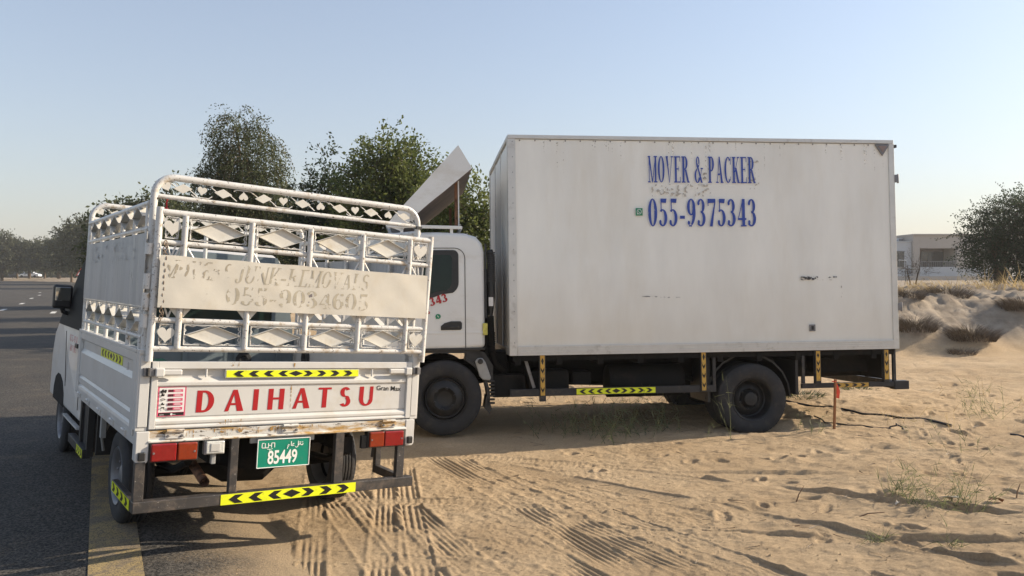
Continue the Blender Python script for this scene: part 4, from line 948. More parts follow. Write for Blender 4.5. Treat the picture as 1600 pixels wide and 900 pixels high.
# side guards
for y, nm in ((.035, 'near'), (BW-.075, 'far')):
    g = MB(); g.box(.0,2.13,y,y+.04,.412,.484); g.box(3.06,4.10,y,y+.04,.425,.475); g.box(4.085,4.245,y-.01,y+.09,.392,.482)
    gu = g.build('side_guard', M['black'], trk, bevel=.004)
    for x, zl in ((.325,.36),(1.995,.42),(3.232,.475),(3.992,.475)):
        MB().box(x-.032,x+.032,y-.014,y+.030,zl if x < 1 else zl-.0,.822).build('upright', M['black'], gu, bevel=.003)
        if nm == 'near':
            h = .40 if x < 3 else .31
            zc = {0: .62, 1: .632, 3: .657}[int(x)]
            p = Pl((x,y-.0145,zc), (1,0,0), (0,0,1), off=.002)
            w, q = h, .044
            f = lambda P: p.poly(P, 1)
            p.rect(-q/2,-h/2,q/2,h/2,0)
            nA = 3 if x < 1 else (3 if x < 3 else 2)
            p.poly([(0,h*.44),(-.014,h*.36),(0,h*.26),(.014,h*.36)],1)
            for k in range(nA):
                z = h*.20-k*h*.24 if x < 3.9 else h*.16-k*h*.3
                p.poly([(-.017,z),(-.017,z-.030),(0,z-.062),(0,z-.030)],1); p.poly([(0,z-.030),(0,z-.062),(.017,z-.030),(.017,z)],1)
            p.build('reflective_tape', [M['amber'], M['tape_black']], gu)
    for x in (2.115,3.08,4.095): MB().box(x-.016,x+.016,y+.005,y+.035,.478,.822).build('brace', M['black'], gu, bevel=.002)
    if nm == 'near':
        p = Pl((1.078,y-.0005,.449), (1,0,0), (0,0,1), off=.002); chevrons(p, .815, .058, 4); p.build('reflective_tape', [M['yellow'], M['tape_black']], gu)
        p = Pl((3.60,y-.0005,.450), (1,0,0), (0,0,1), off=.002); chevrons(p, .385, .042, 4, one_way=True); p.build('reflective_tape', [M['amber'], M['tape_black']], gu)
br = MB(); br.box(4.11,4.20,.14,BW-.16,.395,.48); br.bar((4.06,.62,.60),(4.15,.62,.48),.05); br.bar((4.06,1.42,.60),(4.15,1.42,.48),.05); br.build('rear_bumper_bar', M['black'], trk, bevel=.004)
ds = MB(); ds.bar((.16,.12,.80),(.25,.10,.49),.03,.03); ds.build('diagonal_stay', M['rim_grey'], trk)
# wheels
wheel(trk, (-.65,.10,.408), .372, .21, 1, -1, M['rim_dark'], rr=.60, studs=6, holes=10, dish=-.035)
wheel(trk, (-.65,1.86,.408), .372, .21, 1, 1, M['rim_dark'], rr=.60, studs=6, holes=10, dish=-.035)
wheel(trk, (2.52,.03,.325), .368, .21, 1, -1, M['rim_dark'], rr=.60, studs=6, holes=6, dish=.11)
wheel(trk, (2.52,.27,.325), .368, .21, 1, -1, M['rim_dark'], rr=.60, studs=6, holes=6, dish=.02)
wheel(trk, (2.50,1.98,.345), .368, .21, 1, 1, M['rim_dark'], rr=.60, studs=6, holes=6, dish=.11)
wheel(trk, (2.50,1.74,.345), .368, .21, 1, 1, M['rim_dark'], rr=.60, studs=6, holes=6, dish=.02)
# ---- cab
cy0, cy1 = .10, 1.84
prof = [(-.24,.90),(-.24,1.86),(-.262,1.95),(-.32,2.02),(-.44,2.055),(-.70,2.068),(-1.20,2.06),(-1.45,2.00),(-1.60,1.86),(-1.86,1.22),(-1.92,1.0),(-1.93,.50),(-1.18,.50),(-1.13,.70),(-1.0,.83),(-.80,.885),(-.5,.885)]
cbt = MB(); cbt.prism(prof, 1, cy0, cy1); tcab = cbt.build('cab', M['cab'], trk, bevel=.045, bseg=4)
def cpoly(name, pts, mt, y=cy0-.004, th=.006, parent=tcab, bevel=0): b = MB(); b.prism(pts, 1, y, y+th); return b.build(name, mt, parent, bevel=bevel)
def _arcpts(cx, cz, r, a0, a1, n=6): return [(cx+r*math.cos(math.radians(a0+(a1-a0)*k/n)), cz+r*math.sin(math.radians(a0+(a1-a0)*k/n))) for k in range(n+1)]
# door shut line
dl = MB(); path = [(-.436,.905),(-.436,1.80)]+arcpts(-.54,1.80,.104,0,90)+[(-1.30,1.905),(-1.46,1.85)]
for a, b in zip(path[:-1], path[1:]): dl.bar((a[0],cy0-.001,a[1]),(b[0],cy0-.001,b[1]),.007,.006,up=(0,1,0))
dl.build('door_seam', M['black'], tcab)
# window surround and glass
ws = arcpts(-.555,1.83,.055,0,90)+[(-1.30,1.885),(-1.42,1.82),(-1.62,1.36),(-.85,1.372),(-.68,1.44)]+arcpts(-.62,1.56,.12,-60,0)
cpoly('window_surround', ws, M['plastic'], y=cy0-.006, th=.010)
wg = arcpts(-.600,1.80,.035,0,90)+[(-1.28,1.845),(-1.39,1.79),(-1.56,1.40),(-.86,1.415),(-.72,1.47)]+arcpts(-.67,1.57,.10,-60,0)
cpoly('side_window', wg, M['glass'], y=cy0-.010, th=.006)
wt = arcpts(-.64,1.63,.03,-10,90)+[(-1.2,1.665),(-1.45,1.44),(-.85,1.44)]
# rear glass pillar, door handle, waist crease, reflector
hd = cpoly('door_handle', [(-.682,1.085),(-.682,1.125),(-.645,1.155),(-.58,1.172),(-.485,1.172),(-.472,1.155),(-.472,1.10),(-.485,1.085)], M['plastic'], y=cy0-.012, th=.014, bevel=.004)
MB().box(-.665,-.50,cy0-.022,cy0-.012,1.105,1.125).build('handle_bar', M['black'], hd, bevel=.004)
cr = MB(); cr.box(-1.86,-.44,cy0-.004,cy0+.01,1.045,1.068); cr.box(-.43,-.25,cy0-.004,cy0+.01,1.045,1.068); cr.build('waist_crease', M['cab'], tcab, bevel=.003)
sb = MB(); sb.box(-1.12,-.245,cy0-.004,cy0+.02,.880,.905); sb.build('lower_trim', M['plastic'], tcab, bevel=.004)
p = Pl((-1.11,cy0-.0045,1.262), (.955,0,.275), (-.275,0,.955), off=.002)
word(p, '9375', .04, .32, -.03, .075, T=.30, t=.10, S=False, gap=.12); word(p, '343', .335, .515, -.032, .082, T=.30, t=.11, S=False, gap=.14); word(p, 'MOVERS', .10, .31, -.10, .05, T=.3, t=.1, S=False)
p.build('door_lettering', M['red'], tcab)
p = Pl((0,cy0-.0045,0), (1,0,0), (0,0,1), off=.002); p.circle(-.708,1.222,.027,0,ry=.025); p.poly([(-.733,1.195),(-.715,1.200),(-.728,1.212)],0); p.line([(-.714,1.232),(-.709,1.220),(-.700,1.215)],.006,1)
p.build('phone_logo', [M['logo_green'], M['sticker_white']], tcab)
fl_ = MB(); fl_.box(-1.95,-1.86,.12,1.82,.48,.78); fl_.box(-1.97,-1.90,.08,1.86,.36,.52); fl_.build('front_bumper', M['cab'], trk, bevel=.02)
wsn = MB(); wsn.add([(-1.635,.22,1.80),(-1.635,1.72,1.80),(-1.852,1.72,1.27),(-1.852,.22,1.27)], [(0,1,2,3)]); wsn.build('windscreen', M['glass'], tcab)
lo = MB(); lo.prism([(-1.10,.885),(-.30,.885),(-.262,.80),(-.30,.83),(-.40,.85),(-.9,.86),(-1.03,.79),(-1.10,.66)], 1, cy0+.02, cy0+.20); lo.build('wheel_arch_liner', M['plastic'], trk)
cbk = MB(); cbk.box(-.245,-.20,.20,1.75,.72,1.70); cbk.box(-.22,.0,.35,.9,.55,.85); cbk.build('cab_rear_structure', M['chassis'], trk, bevel=.01)
# mudguard behind the front wheel
mg = MB(); outer = arcpts(-.65,.408,.455,62,-12,10); inner = arcpts(-.65,.408,.425,62,-12,10)
mg.prism(outer+inner[::-1], 1, cy0-.0, cy0+.24); mg.prism([(-.222,.42),(-.18,.30),(-.20,.24),(-.255,.30),(-.235,.42)], 1, cy0+.0, cy0+.24)
mg.prism([(-.44,.80),(-.25,.70),(-.215,.55),(-.165,.55),(-.16,.72),(-.25,.86),(-.44,.88)], 1, cy0+.02, cy0+.2)
mgd = mg.build('mudguard', M['plastic'], trk, bevel=.003)
rb = MB()
for k in range(7): rb.box(-.205,-.150,cy0-.01,cy0+.02,.34+k*.036,.34+k*.036+.020)
build_pieces(rb, 'mudguard_ribs', M['plastic'], mgd, bevel=.002)
rs_ = MB(); rs_.prism([(-.345,.77),(-.315,.80),(-.27,.80),(-.24,.76),(-.185,.60),(-.20,.575),(-.27,.585),(-.30,.62)], 1, cy0-.02, cy0+.06)
rr_ = rs_.build('washer_bottle', M['plastic_grey'], trk, bevel=.01)
cp_ = MB(); cp_.lathe([(-.02,.0005),(-.02,.026),(0,.028)], (-.292,cy0-.02,.768), 1, 14); cp_.build('cap', M['plastic'], rr_)
# snorkel
sn = MB(); sn.tube([(-.175,.20,1.895),(-.165,.20,1.82),(-.165,.20,1.42)], [.028,.040,.040], 12); sn.tube([(-.165,.20,1.42),(-.170,.20,1.30),(-.178,.20,1.22)], [.040,.03,.026], 12)
snk = sn.build('air_intake_snorkel', M['plastic'], trk)
lv = MB()
for k in range(14): lv.box(-.205,-.125,.152,.18,1.57+k*.022,1.57+k*.022+.012)
build_pieces(lv, 'louvre', M['plastic'], snk)
cg = MB(); cg.tube([(-.178,.20,1.22),(-.17,.20,1.0),(-.165,.22,.86),(-.12,.26,.72),(-.03,.30,.66)], .036, 12)
for k in range(10): cg.lathe([(0,.037),(.008,.045),(.016,.037)], (-.168,.215,.84+k*.022), 2, 12)
cg.box(-.16,.14,.14,.45,.40,.62); cg.build('intake_hose', M['chassis'], snk)
MB().box(-.196,-.150,.146,.158,1.32,1.41).build('label', M['sticker_white'], snk)
MB().box(-.262,-.215,.08,.12,1.03,1.15).build('side_marker', mat('yellow_marker', (.55,.50,.10), .35, var=.3, scale=30), trk, bevel=.008)
cl = MB(); cl.tube([(-.225,.12,1.95),(-.228,.13,1.5),(-.226,.12,1.2)], .012, 6); cl.build('rear_seal', M['black'], trk)
# roof rail and deflector
rk = MB(); 
for y in (.12,1.80): rk.bar((-1.20,y,2.128),(-.465,y,2.112),.026,.032)
rk.bar((-.47,.12,2.112),(-.47,1.80,2.112),.026,.032); rk.bar((-1.19,.12,2.128),(-1.19,1.80,2.128),.026,.032)
for x in (-.565,-1.06):
    for y in (.13,1.79): rk.bar((x,y,2.112),(x,y,2.04),.030,.02)
roofr = build_pieces(rk, 'roof_rack', M['cab'], trk, bevel=.003, under_first=True)
ps = MB(); ps.bar((-.512,.24,2.10),(-.512,.24,2.60),.030,.030); ps.bar((-.512,1.72,2.10),(-.512,1.72,2.52),.030,.030); build_pieces(ps, 'deflector_post', M['rust'], trk)
ps = MB(); ps.bar((-.486,.24,2.10),(-.486,.24,2.60),.012,.030); ps.build('post_edge', M['cab'], trk)
# curved blade: upper edge, lower edge (side cheek) from measured outline
U = [(-1.22,2.13),(-1.13,2.24),(-1.035,2.345),(-.90,2.49),(-.75,2.66),(-.60,2.825),(-.490,2.948)]
Lw = [(-1.06,2.075),(-.99,2.165),(-.915,2.245),(-.79,2.355),(-.64,2.475),(-.49,2.60),(-.351,2.716)]
df = MB(); yn, yf = .12, 1.80; n = len(U)
df.prism(U+Lw[::-1], 1, yn, yn+.012); dfo = df.build('roof_deflector', M['cab'], trk); df = MB(); df.prism(U+Lw[::-1], 1, yf-.012, yf); df.build('deflector_cheek', M['cab'], dfo)
tp_ = MB(); tp_.add([(x,yn+.012,z) for x, z in U]+[(x,yf-.012,z) for x, z in U], [(i,i+1,n+i+1,n+i) for i in range(n-1)], 0, True); tpo = tp_.build('deflector_skin', M['cab'], dfo); 
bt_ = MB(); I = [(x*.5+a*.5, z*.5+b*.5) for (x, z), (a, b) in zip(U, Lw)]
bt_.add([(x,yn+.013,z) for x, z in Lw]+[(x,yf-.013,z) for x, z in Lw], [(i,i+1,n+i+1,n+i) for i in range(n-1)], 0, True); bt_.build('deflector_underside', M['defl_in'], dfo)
# ================================================================ GROUND
def lat(rs, n): return rs.rand(n, n)
class Noise:
    def __init__(s, seed): s.t = np.random.RandomState(seed).rand(256, 256)
    def one(s, x, y):
        xi = np.floor(x).astype(int); yi = np.floor(y).astype(int); fx = x-xi; fy = y-yi
        fx = fx*fx*(3-2*fx); fy = fy*fy*(3-2*fy); T = s.t
        a = T[xi % 256, yi % 256]; b = T[(xi+1) % 256, yi % 256]; c = T[xi % 256, (yi+1) % 256]; d = T[(xi+1) % 256, (yi+1) % 256]
        return (a*(1-fx)+b*fx)*(1-fy)+(c*(1-fx)+d*fx)*fy
    def __call__(s, x, y, sc=1, oc=4, ro=.5):
        v = 0; a = 1; t = 0
        for k in range(oc): v = v+a*(s.one(x*sc+17.3*k, y*sc-9.1*k)-.5)*2; t += a; a *= ro; sc *= 2.03
        return v/t
NZ = Noise(3); NZ2 = Noise(9)
def sstep(a, b, x): t = np.clip((x-a)/(b-a), 0, 1); return t*t*(3-2*t)
# right asphalt edge of the road (runs on under the drifted sand), then the bend to the left
EDGE = [(12.2,-22),(7.96,-14),(.0-1.17+.0,3.35)]
DX, DY = -.4665, .8845          # road heading near the camera
NXR, NYR = .8845, .4665         # to the right of it
YL = (-2.148, 3.942)            # left side of the yellow line
def along(s, off): return (YL[0]+DX*s+NXR*off, YL[1]+DY*s+NYR*off)
WE = .95                        # asphalt edge is this far right of the yellow line's left side
EDGE = [along(s, WE) for s in (-40,-20,-8,-3,0,3,6,10,16,25,40,60,80,100,115)]
hx, hy = DX, DY; cx_, cy_ = EDGE[-1]
for k in range(16):
    an = math.atan2(hy, hx)+math.radians(3.6 if k < 9 else 0); hx, hy = math.cos(an), math.sin(an)
    cx_ += hx*14; cy_ += hy*14; EDGE.append((cx_, cy_))
EDGE = np.array(EDGE)
def sdist(x, y):
    """signed distance to the edge polyline, positive on the sand side"""
    best = np.full(x.shape, 1e9); sg = np.zeros(x.shape)
    for i in range(len(EDGE)-1):
        ax, ay = EDGE[i]; bx_, by_ = EDGE[i+1]; dx, dy = bx_-ax, by_-ay; L2 = dx*dx+dy*dy
        t = np.clip(((x-ax)*dx+(y-ay)*dy)/L2, 0, 1); px, py = ax+t*dx, ay+t*dy
        d = (x-px)**2+(y-py)**2; cr_ = (x-ax)*dy-(y-ay)*dx
        m = d < best; best = np.where(m, d, best); sg = np.where(m, np.sign(cr_), sg)
    return np.sqrt(best)*sg
def road_z(x, y):
    s = sdist(x, y); d = np.hypot(x, y)
    base = .092-.0*s
    far = .80*sstep(112, 165, d)
    return base*(1-sstep(14, 40, d))+.05*sstep(14, 40, d)+far - .115*sstep(-.75, .35, s)*(1-sstep(9, 20, d))
RW = 14.0
TRACKS = []
def track(x0, y0, x1, y1, w, ribs, amp, bend=0.0, lug=0.0, depth=.007, fade=.3): TRACKS.append((x0,y0,x1,y1,w,ribs,amp,bend,lug,depth,fade))
# wheel tracks parallel to the road and fanning out behind the pickup
track(-.72,7.0,.62,4.30,.20,5,.0105); track(-.50,6.95,.86,4.25,.15,4,.0085); track(-.10,4.95,.72,3.6,.20,5,.010)
track(-1.0,6.0,.10,3.6,.19,5,.010); track(-1.22,5.95,-.18,3.6,.15,4,.008); track(-1.45,5.9,-.45,3.6,.15,4,.008,.02)
track(-1.12,6.9,-.62,3.6,.15,4,.008,.01); track(-.9,6.6,-.35,3.6,.13,3,.008,-.02); track(-1.6,6.4,-.95,3.6,.15,4,.0075)
track(.35,5.2,1.35,3.6,.20,5,.0075,.03); track(-.35,6.6,1.6,3.9,.13,3,.005,.04)
track(-1.5,5.62,1.2,5.30,.17,4,.0035,.04,.006,.005,.5); track(.3,4.95,3.4,4.55,.16,3,.003,-.06,.0045,.004,.7); track(-.5,6.35,3.0,6.15,.17,4,.003,.04,.0035,.004,.7)
track(-.3,6.75,3.2,3.7,.18,5,.006,.05); track(-.1,6.9,4.4,4.3,.16,4,.005,.08); track(-1.2,7.2,1.2,6.4,.17,4,.004,.03,.004,.005,.5)
track(-1.3,4.5,.4,4.15,.15,3,.003,.05,.005,.004,.4)
rsf = np.random.RandomState(5)
PRINTS = []
for k in range(230):
    x = rsf.uniform(.2,6.8); y = rsf.uniform(4.0,11.5)
    if rsf.rand() > np.clip((x-.2)*.40+.05+(y-6)*.1, .06, 1): continue
    PRINTS.append((x, y, rsf.uniform(0, PI), rsf.uniform(.05,.115), rsf.uniform(.028,.055), rsf.uniform(.010,.024)))
TUSS = []
for (px, d, r, hm) in [(1518,15.9,.46,.20),(1597,16.9,.42,.20),(1478,18.2,.50,.20),(1428,16.1,.42,.20),(1418,17.4,.34,.16),(1505,15.3,.25,.05)]:
    TUSS.append(((px-800)/1224.6*d, d, r, hm))
def height(x, y):
    s = sdist(x, y); d = np.hypot(x, y); near = 1-sstep(14, 30, d)
    h = .012*NZ(x, y, .9, 4)+.006*NZ2(x, y, 3.5, 4, .6)
    h = h+.010*near*NZ2(x, y, 9, 3, .6)
    # soft wind and rut undulations lying roughly along x on the right side
    R_ = sstep(.6, 2.6, x)*near
    yy = y-.12*x+.20*NZ(x, y, .7, 3)
    rg = 1-np.abs(NZ(x*.32+3, (y-.10*x)*1.05, 1.35, 4, .55))*2.6
    h = h+R_*(.046*np.clip(rg, -.6, 1)+.018*NZ2(x*.6, y*1.5, 2.6, 4, .65)+.010*(1-np.abs(NZ(x*.6, y*1.6, 4.5, 3))*3))
    h = h+near*(1-.4*R_)*(.006*(1-np.abs(NZ2(x+y*.3, y, 6.5, 4, .65))*3)+.0035*NZ(x, y, 26, 3, .7))*np.clip(.5+NZ(x, y, .8, 2)*1.6, .15, 1)
    for (x0,y0,x1,y1,w,ribs,amp,bend,lug,depth,fade) in TRACKS:
        dx, dy = x1-x0, y1-y0; L = math.hypot(dx, dy); dx /= L; dy /= L
        u = (x-x0)*dx+(y-y0)*dy; v = -(x-x0)*dy+(y-y0)*dx - bend*np.sin(np.clip(u/L, 0, 1)*PI)*L*.3
        m = (np.abs(v) < w*.75) & (u > -.1) & (u < L+.1)
        if not m.any(): continue
        um, vm = u[m], v[m]; e = sstep(-.1, fade, um)*sstep(-.1, fade, L-um)*(1-sstep(w*.46, w*.54, np.abs(vm)))
        pat = NZ(x[m], y[m], 1.7, 2); e2 = e*np.clip(.72+pat*2.2+.3*NZ2(x[m], y[m], 7, 2), 0, 1)
        prof = -depth + amp*np.tanh(1.8*np.cos(vm/w*2*PI*ribs))*.8
        if lug: prof = prof+lug*np.sign(np.sin(um*2*PI/.055+np.abs(vm)*30))*.5
        rimv = .007*np.exp(-((np.abs(vm)-w*.6)/(w*.10))**2)*sstep(-.1, fade, um)*sstep(-.1, fade, L-um)
        h[m] = h[m]*(1-.85*e2)+prof*e2*.68+rimv*.7
    for (px, py, a, l, w, dp) in PRINTS:
        m = (np.abs(x-px) < .2) & (np.abs(y-py) < .2)
        if not m.any(): continue
        ca, sa = math.cos(a), math.sin(a); wx = .02*NZ2(x[m], y[m], 14, 2); u = ((x[m]-px+wx)*ca+(y[m]-py-wx)*sa)/l; v = (-(x[m]-px)*sa+(y[m]-py)*ca)/w; r = np.sqrt(u*u+v*v)
        h[m] = h[m]-dp*(1-sstep(.55, 1.15, r))+dp*.35*np.exp(-((r-1.35)/.28)**2)
    # sunken truck rear wheel and small heaps by the wheels
    tx, ty = 2.47, 8.07
    h = h-.04*np.exp(-(((x-tx)/.5)**2+((y-ty-.05)/.35)**2)) + .035*np.exp(-(((x-tx)/.75)**2+((y-ty+.24)/.10)**2))
    h = h+.02*np.exp(-(((x+.6)/.5)**2+((y-7.45)/.10)**2))
    # dune beyond the truck on the right, plateau behind it
    q = y-14.6-.10*(x-8)+.8*NZ(x, y, .16, 3)
    du = 1.14*(.80*sstep(.2, 2.9, q)+.20*sstep(2, 7, q))*sstep(1.0, 7.5, x-.06*y)
    h = h+du+(du*(1-sstep(8, 12, q)))*(.24*NZ2(x, y, .8, 5, .7)+.10*(1-2.2*np.abs(NZ(x, y, 1.5, 5, .68)))+.07*NZ(x, y, 7, 3, .7))
    for (tx, ty, tr_, hm) in TUSS: h = h+hm*np.exp(-(((x-tx)**2+(y-ty)**2)/(tr_*tr_)))
    # far rise at the bend of the road
    h = h+1.5*sstep(120, 175, d)*sstep(20, 60, -x)
    h = h-.05*sstep(0, 3, x)*0
    # asphalt bed: drop under the road, let sand thin out over its edge
    rz = road_z(x, y); wob = .16*NZ(x, y, 1.1, 4)+.07*NZ2(x, y, 5, 3)
    c = sstep(-.62, .25, s+wob*near+(-.0))
    fartol = .05+.35*sstep(12, 40, d)
    inroad = (s > -RW)
    hr = rz-fartol
    hs = np.where(d < 30, h+.0, np.maximum(h, rz+.04*sstep(0,6,s)))
    out = hr*(1-c)+hs*c
    cl = sstep(-RW-1.5, -RW, s); out = np.where(s < 0, out*cl+(hs)*(1-cl), out)
    return out
def axis_vals(segs):
    v = [segs[0][0]]
    for (a, b, st) in segs:
        n = max(1, int(round((b-a)/st))); v += list(a+(b-a)*np.arange(1, n+1)/n)
    return np.array(v)
def grow(a, b, s0, g):
    o = [a]; s = s0; sg = 1 if b > a else -1
    while (b-o[-1])*sg > 0: o.append(o[-1]+sg*s); s *= g
    return o
xs_ = grow(-3.6, -900, .03, 1.09)[::-1][:-1]+list(axis_vals([(-3.6,-1.7,.03),(-1.7,1.5,.0068),(1.5,5.4,.016)]))+grow(5.4, 16, .02, 1.014)[1:]+grow(16.2, 900, .18, 1.07)
ys_ = grow(3.2, -60, .03, 1.25)[::-1][:-1]+list(axis_vals([(3.2,3.8,.03),(3.8,6.2,.0075),(6.2,8.0,.014),(8.0,11.5,.028)]))+grow(11.5, 24, .035, 1.012)[1:]+grow(24.3, 1500, .2, 1.05)
X, Y = np.meshgrid(np.array(xs_), np.array(ys_)); Hh = height(X.ravel(), Y.ravel())
V = np.stack([X.ravel(), Y.ravel(), Hh], 1); nx_, ny_ = len(xs_), len(ys_)
ii = (np.arange(ny_-1)[:, None]*nx_+np.arange(nx_-1)[None, :]).ravel()
F = np.stack([ii, ii+1, ii+nx_+1, ii+nx_], 1)

def sand_material():
    m = bpy.data.materials.new('desert_sand'); m.use_nodes = True; nt = m.node_tree; N = nt.nodes; L = nt.links; b = N['Principled BSDF']
    b.inputs['Roughness'].default_value = .95; b.inputs['Specular IOR Level'].default_value = .1
    tc = N.new('ShaderNodeTexCoord')
    def noise(sc, det=6, ro=.6):
        n = N.new('ShaderNodeTexNoise'); n.inputs['Scale'].default_value = sc; n.inputs['Detail'].default_value = det; n.inputs['Roughness'].default_value = ro
        L.new(tc.outputs['Object'], n.inputs[0]); return n.outputs[0]
    r = N.new('ShaderNodeValToRGB'); e = r.color_ramp.elements
    e[0].position = .30; e[0].color = (.43,.315,.195,1); e[1].position = .70; e[1].color = (.58,.45,.30,1)
    L.new(noise(.9, 8, .65), r.inputs[0])
    r2 = N.new('ShaderNodeValToRGB'); r2.color_ramp.elements[0].position = .35; r2.color_ramp.elements[0].color = (.82,.80,.78,1); r2.color_ramp.elements[1].position = .65; r2.color_ramp.elements[1].color = (1.08,1.06,1.03,1)
    L.new(noise(55, 5, .7), r2.inputs[0])
    mx = N.new('ShaderNodeMix'); mx.data_type = 'RGBA'; mx.blend_type = 'MULTIPLY'; mx.inputs[0].default_value = 1
    L.new(r.outputs[0], mx.inputs[6]); L.new(r2.outputs[0], mx.inputs[7])
    # scattered dark grit and organic bits
    mr = N.new('ShaderNodeMapRange'); mr.inputs[1].default_value = .70; mr.inputs[2].default_value = .76; L.new(noise(38, 3, .8), mr.inputs[0])
    m2 = N.new('ShaderNodeMix'); m2.data_type = 'RGBA'; L.new(mr.outputs[0], m2.inputs[0]); L.new(mx.outputs[2], m2.inputs[6]); m2.inputs[7].default_value = (.14,.09,.055,1)
    # shade on the bank is painted in: colour turns greyer and darker with height
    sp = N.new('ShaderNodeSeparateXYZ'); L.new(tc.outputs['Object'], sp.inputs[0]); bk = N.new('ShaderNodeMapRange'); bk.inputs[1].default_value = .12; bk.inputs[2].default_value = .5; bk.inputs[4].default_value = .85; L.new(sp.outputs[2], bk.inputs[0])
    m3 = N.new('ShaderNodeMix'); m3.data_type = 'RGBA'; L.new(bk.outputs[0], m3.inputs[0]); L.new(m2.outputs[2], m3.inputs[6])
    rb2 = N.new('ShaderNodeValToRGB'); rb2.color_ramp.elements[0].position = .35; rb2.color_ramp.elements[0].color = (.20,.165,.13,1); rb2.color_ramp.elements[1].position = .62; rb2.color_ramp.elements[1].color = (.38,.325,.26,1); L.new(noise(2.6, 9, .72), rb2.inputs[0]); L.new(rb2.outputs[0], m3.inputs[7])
    L.new(m3.outputs[2], b.inputs['Base Color'])
    bp = N.new('ShaderNodeBump'); bp.inputs['Distance'].default_value = .022; bp.inputs['Strength'].default_value = 1.0; L.new(noise(22, 10, .78), bp.inputs['Height'])
    b2 = N.new('ShaderNodeBump'); b2.inputs['Distance'].default_value = .006; L.new(noise(140, 5, .8), b2.inputs['Height']); L.new(bp.outputs[0], b2.inputs['Normal'])
    L.new(b2.outputs[0], b.inputs['Normal']); return m
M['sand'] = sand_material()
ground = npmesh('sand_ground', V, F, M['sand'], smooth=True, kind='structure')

# ---- road
def road_material():
    m = bpy.data.materials.new('asphalt'); m.use_nodes = True; nt = m.node_tree; N = nt.nodes; L = nt.links; b = N['Principled BSDF']
    b.inputs['Roughness'].default_value = .85; b.inputs['Specular IOR Level'].default_value = .25
    tc = N.new('ShaderNodeTexCoord')
    def noise(sc, det=6, ro=.6, vec=None):
        n = N.new('ShaderNodeTexNoise'); n.inputs['Scale'].default_value = sc; n.inputs['Detail'].default_value = det; n.inputs['Roughness'].default_value = ro
        L.new(vec or tc.outputs['Object'], n.inputs[0]); return n.outputs[0]
    def ramp(src, p0, c0, p1, c1):
        r = N.new('ShaderNodeValToRGB'); e = r.color_ramp.elements; e[0].position = p0; e[0].color = (*c0,1); e[1].position = p1; e[1].color = (*c1,1); L.new(src, r.inputs[0]); return r.outputs[0]
    base = ramp(noise(62, 3, .9), .42, (.016,.016,.016), .62, (.125,.116,.104))
    big = ramp(noise(.5, 5), .3, (.80,.80,.82), .7, (1.18,1.15,1.1))
    mx = N.new('ShaderNodeMix'); mx.data_type = 'RGBA'; mx.blend_type = 'MULTIPLY'; mx.inputs[0].default_value = 1; L.new(base, mx.inputs[6]); L.new(big, mx.inputs[7])
    # sand dust thickens towards the sandy verge (the signed distance is stored on the sheet)
    at = N.new('ShaderNodeAttribute'); at.attribute_name = 'edge'
    mr = N.new('ShaderNodeMapRange'); mr.inputs[1].default_value = -.62; mr.inputs[2].default_value = .05; L.new(at.outputs['Fac'], mr.inputs[0])
    sc = N.new('ShaderNodeMath'); sc.operation = 'MULTIPLY_ADD'; L.new(noise(2.2, 8, .7), sc.inputs[0]); sc.inputs[1].default_value = 1.3; sc.inputs[2].default_value = -.76
    ad = N.new('ShaderNodeMath'); L.new(mr.outputs[0], ad.inputs[0]); L.new(sc.outputs[0], ad.inputs[1])
    fine = N.new('ShaderNodeMath'); fine.operation = 'MULTIPLY_ADD'; L.new(noise(90, 3, .8), fine.inputs[0]); fine.inputs[1].default_value = 1.6; fine.inputs[2].default_value = -.8
    ad2 = N.new('ShaderNodeMath'); ad2.use_clamp = True; L.new(ad.outputs[0], ad2.inputs[0]); L.new(fine.outputs[0], ad2.inputs[1])
    m2 = N.new('ShaderNodeMix'); m2.data_type = 'RGBA'; L.new(ad2.outputs[0], m2.inputs[0]); L.new(mx.outputs[2], m2.inputs[6]); m2.inputs[7].default_value = (.38,.285,.18,1)
    L.new(m2.outputs[2], b.inputs['Base Color'])
    bp = N.new('ShaderNodeBump'); bp.inputs['Distance'].default_value = .006; L.new(noise(62, 3, .9), bp.inputs['Height']); L.new(bp.outputs[0], b.inputs['Normal']); return m
M['asphalt'] = road_material()
def refine(P, step):
    o = []
    for a, b in zip(P[:-1], P[1:]):
        n = max(1, int(np.hypot(*(b-a))/step)); o += [a+(b-a)*k/n for k in range(n)]
    return np.array(o+[P[-1]])
ER = np.vstack([refine(EDGE[2:9], .25), refine(EDGE[9:], 3)])
tg_ = np.gradient(ER, axis=0); tg_ /= np.linalg.norm(tg_, axis=1)[:, None]; nr = np.stack([tg_[:, 1], -tg_[:, 0]], 1)
offs = [1.0,.7,.45,.2,0,-.2,-.4,-.6,-.8,-1,-1.5,-2.5,-4,-6,-9,-12,-RW]
def strip_mesh(name, offs, mt, lift, sel=slice(None), kind='structure'):
    E = ER[sel]; Nn = nr[sel]; P = np.stack([E+Nn*o for o in offs], 1); z = road_z(P[..., 0].ravel(), P[..., 1].ravel())+lift
    V = np.concatenate([P.reshape(-1, 2), z[:, None]], 1); k = len(offs); n = len(E)
    ii = (np.arange(n-1)[:, None]*k+np.arange(k-1)[None, :]).ravel(); F = np.stack([ii, ii+k, ii+k+1, ii+1], 1)
    o = npmesh(name, V, F, mt, smooth=True, kind=kind)
    a = o.data.attributes.new('edge', 'FLOAT', 'POINT'); a.data.foreach_set('value', np.tile(np.array(offs, np.float32), n)); return o
road = strip_mesh('road', offs, M['asphalt'], 0.0)
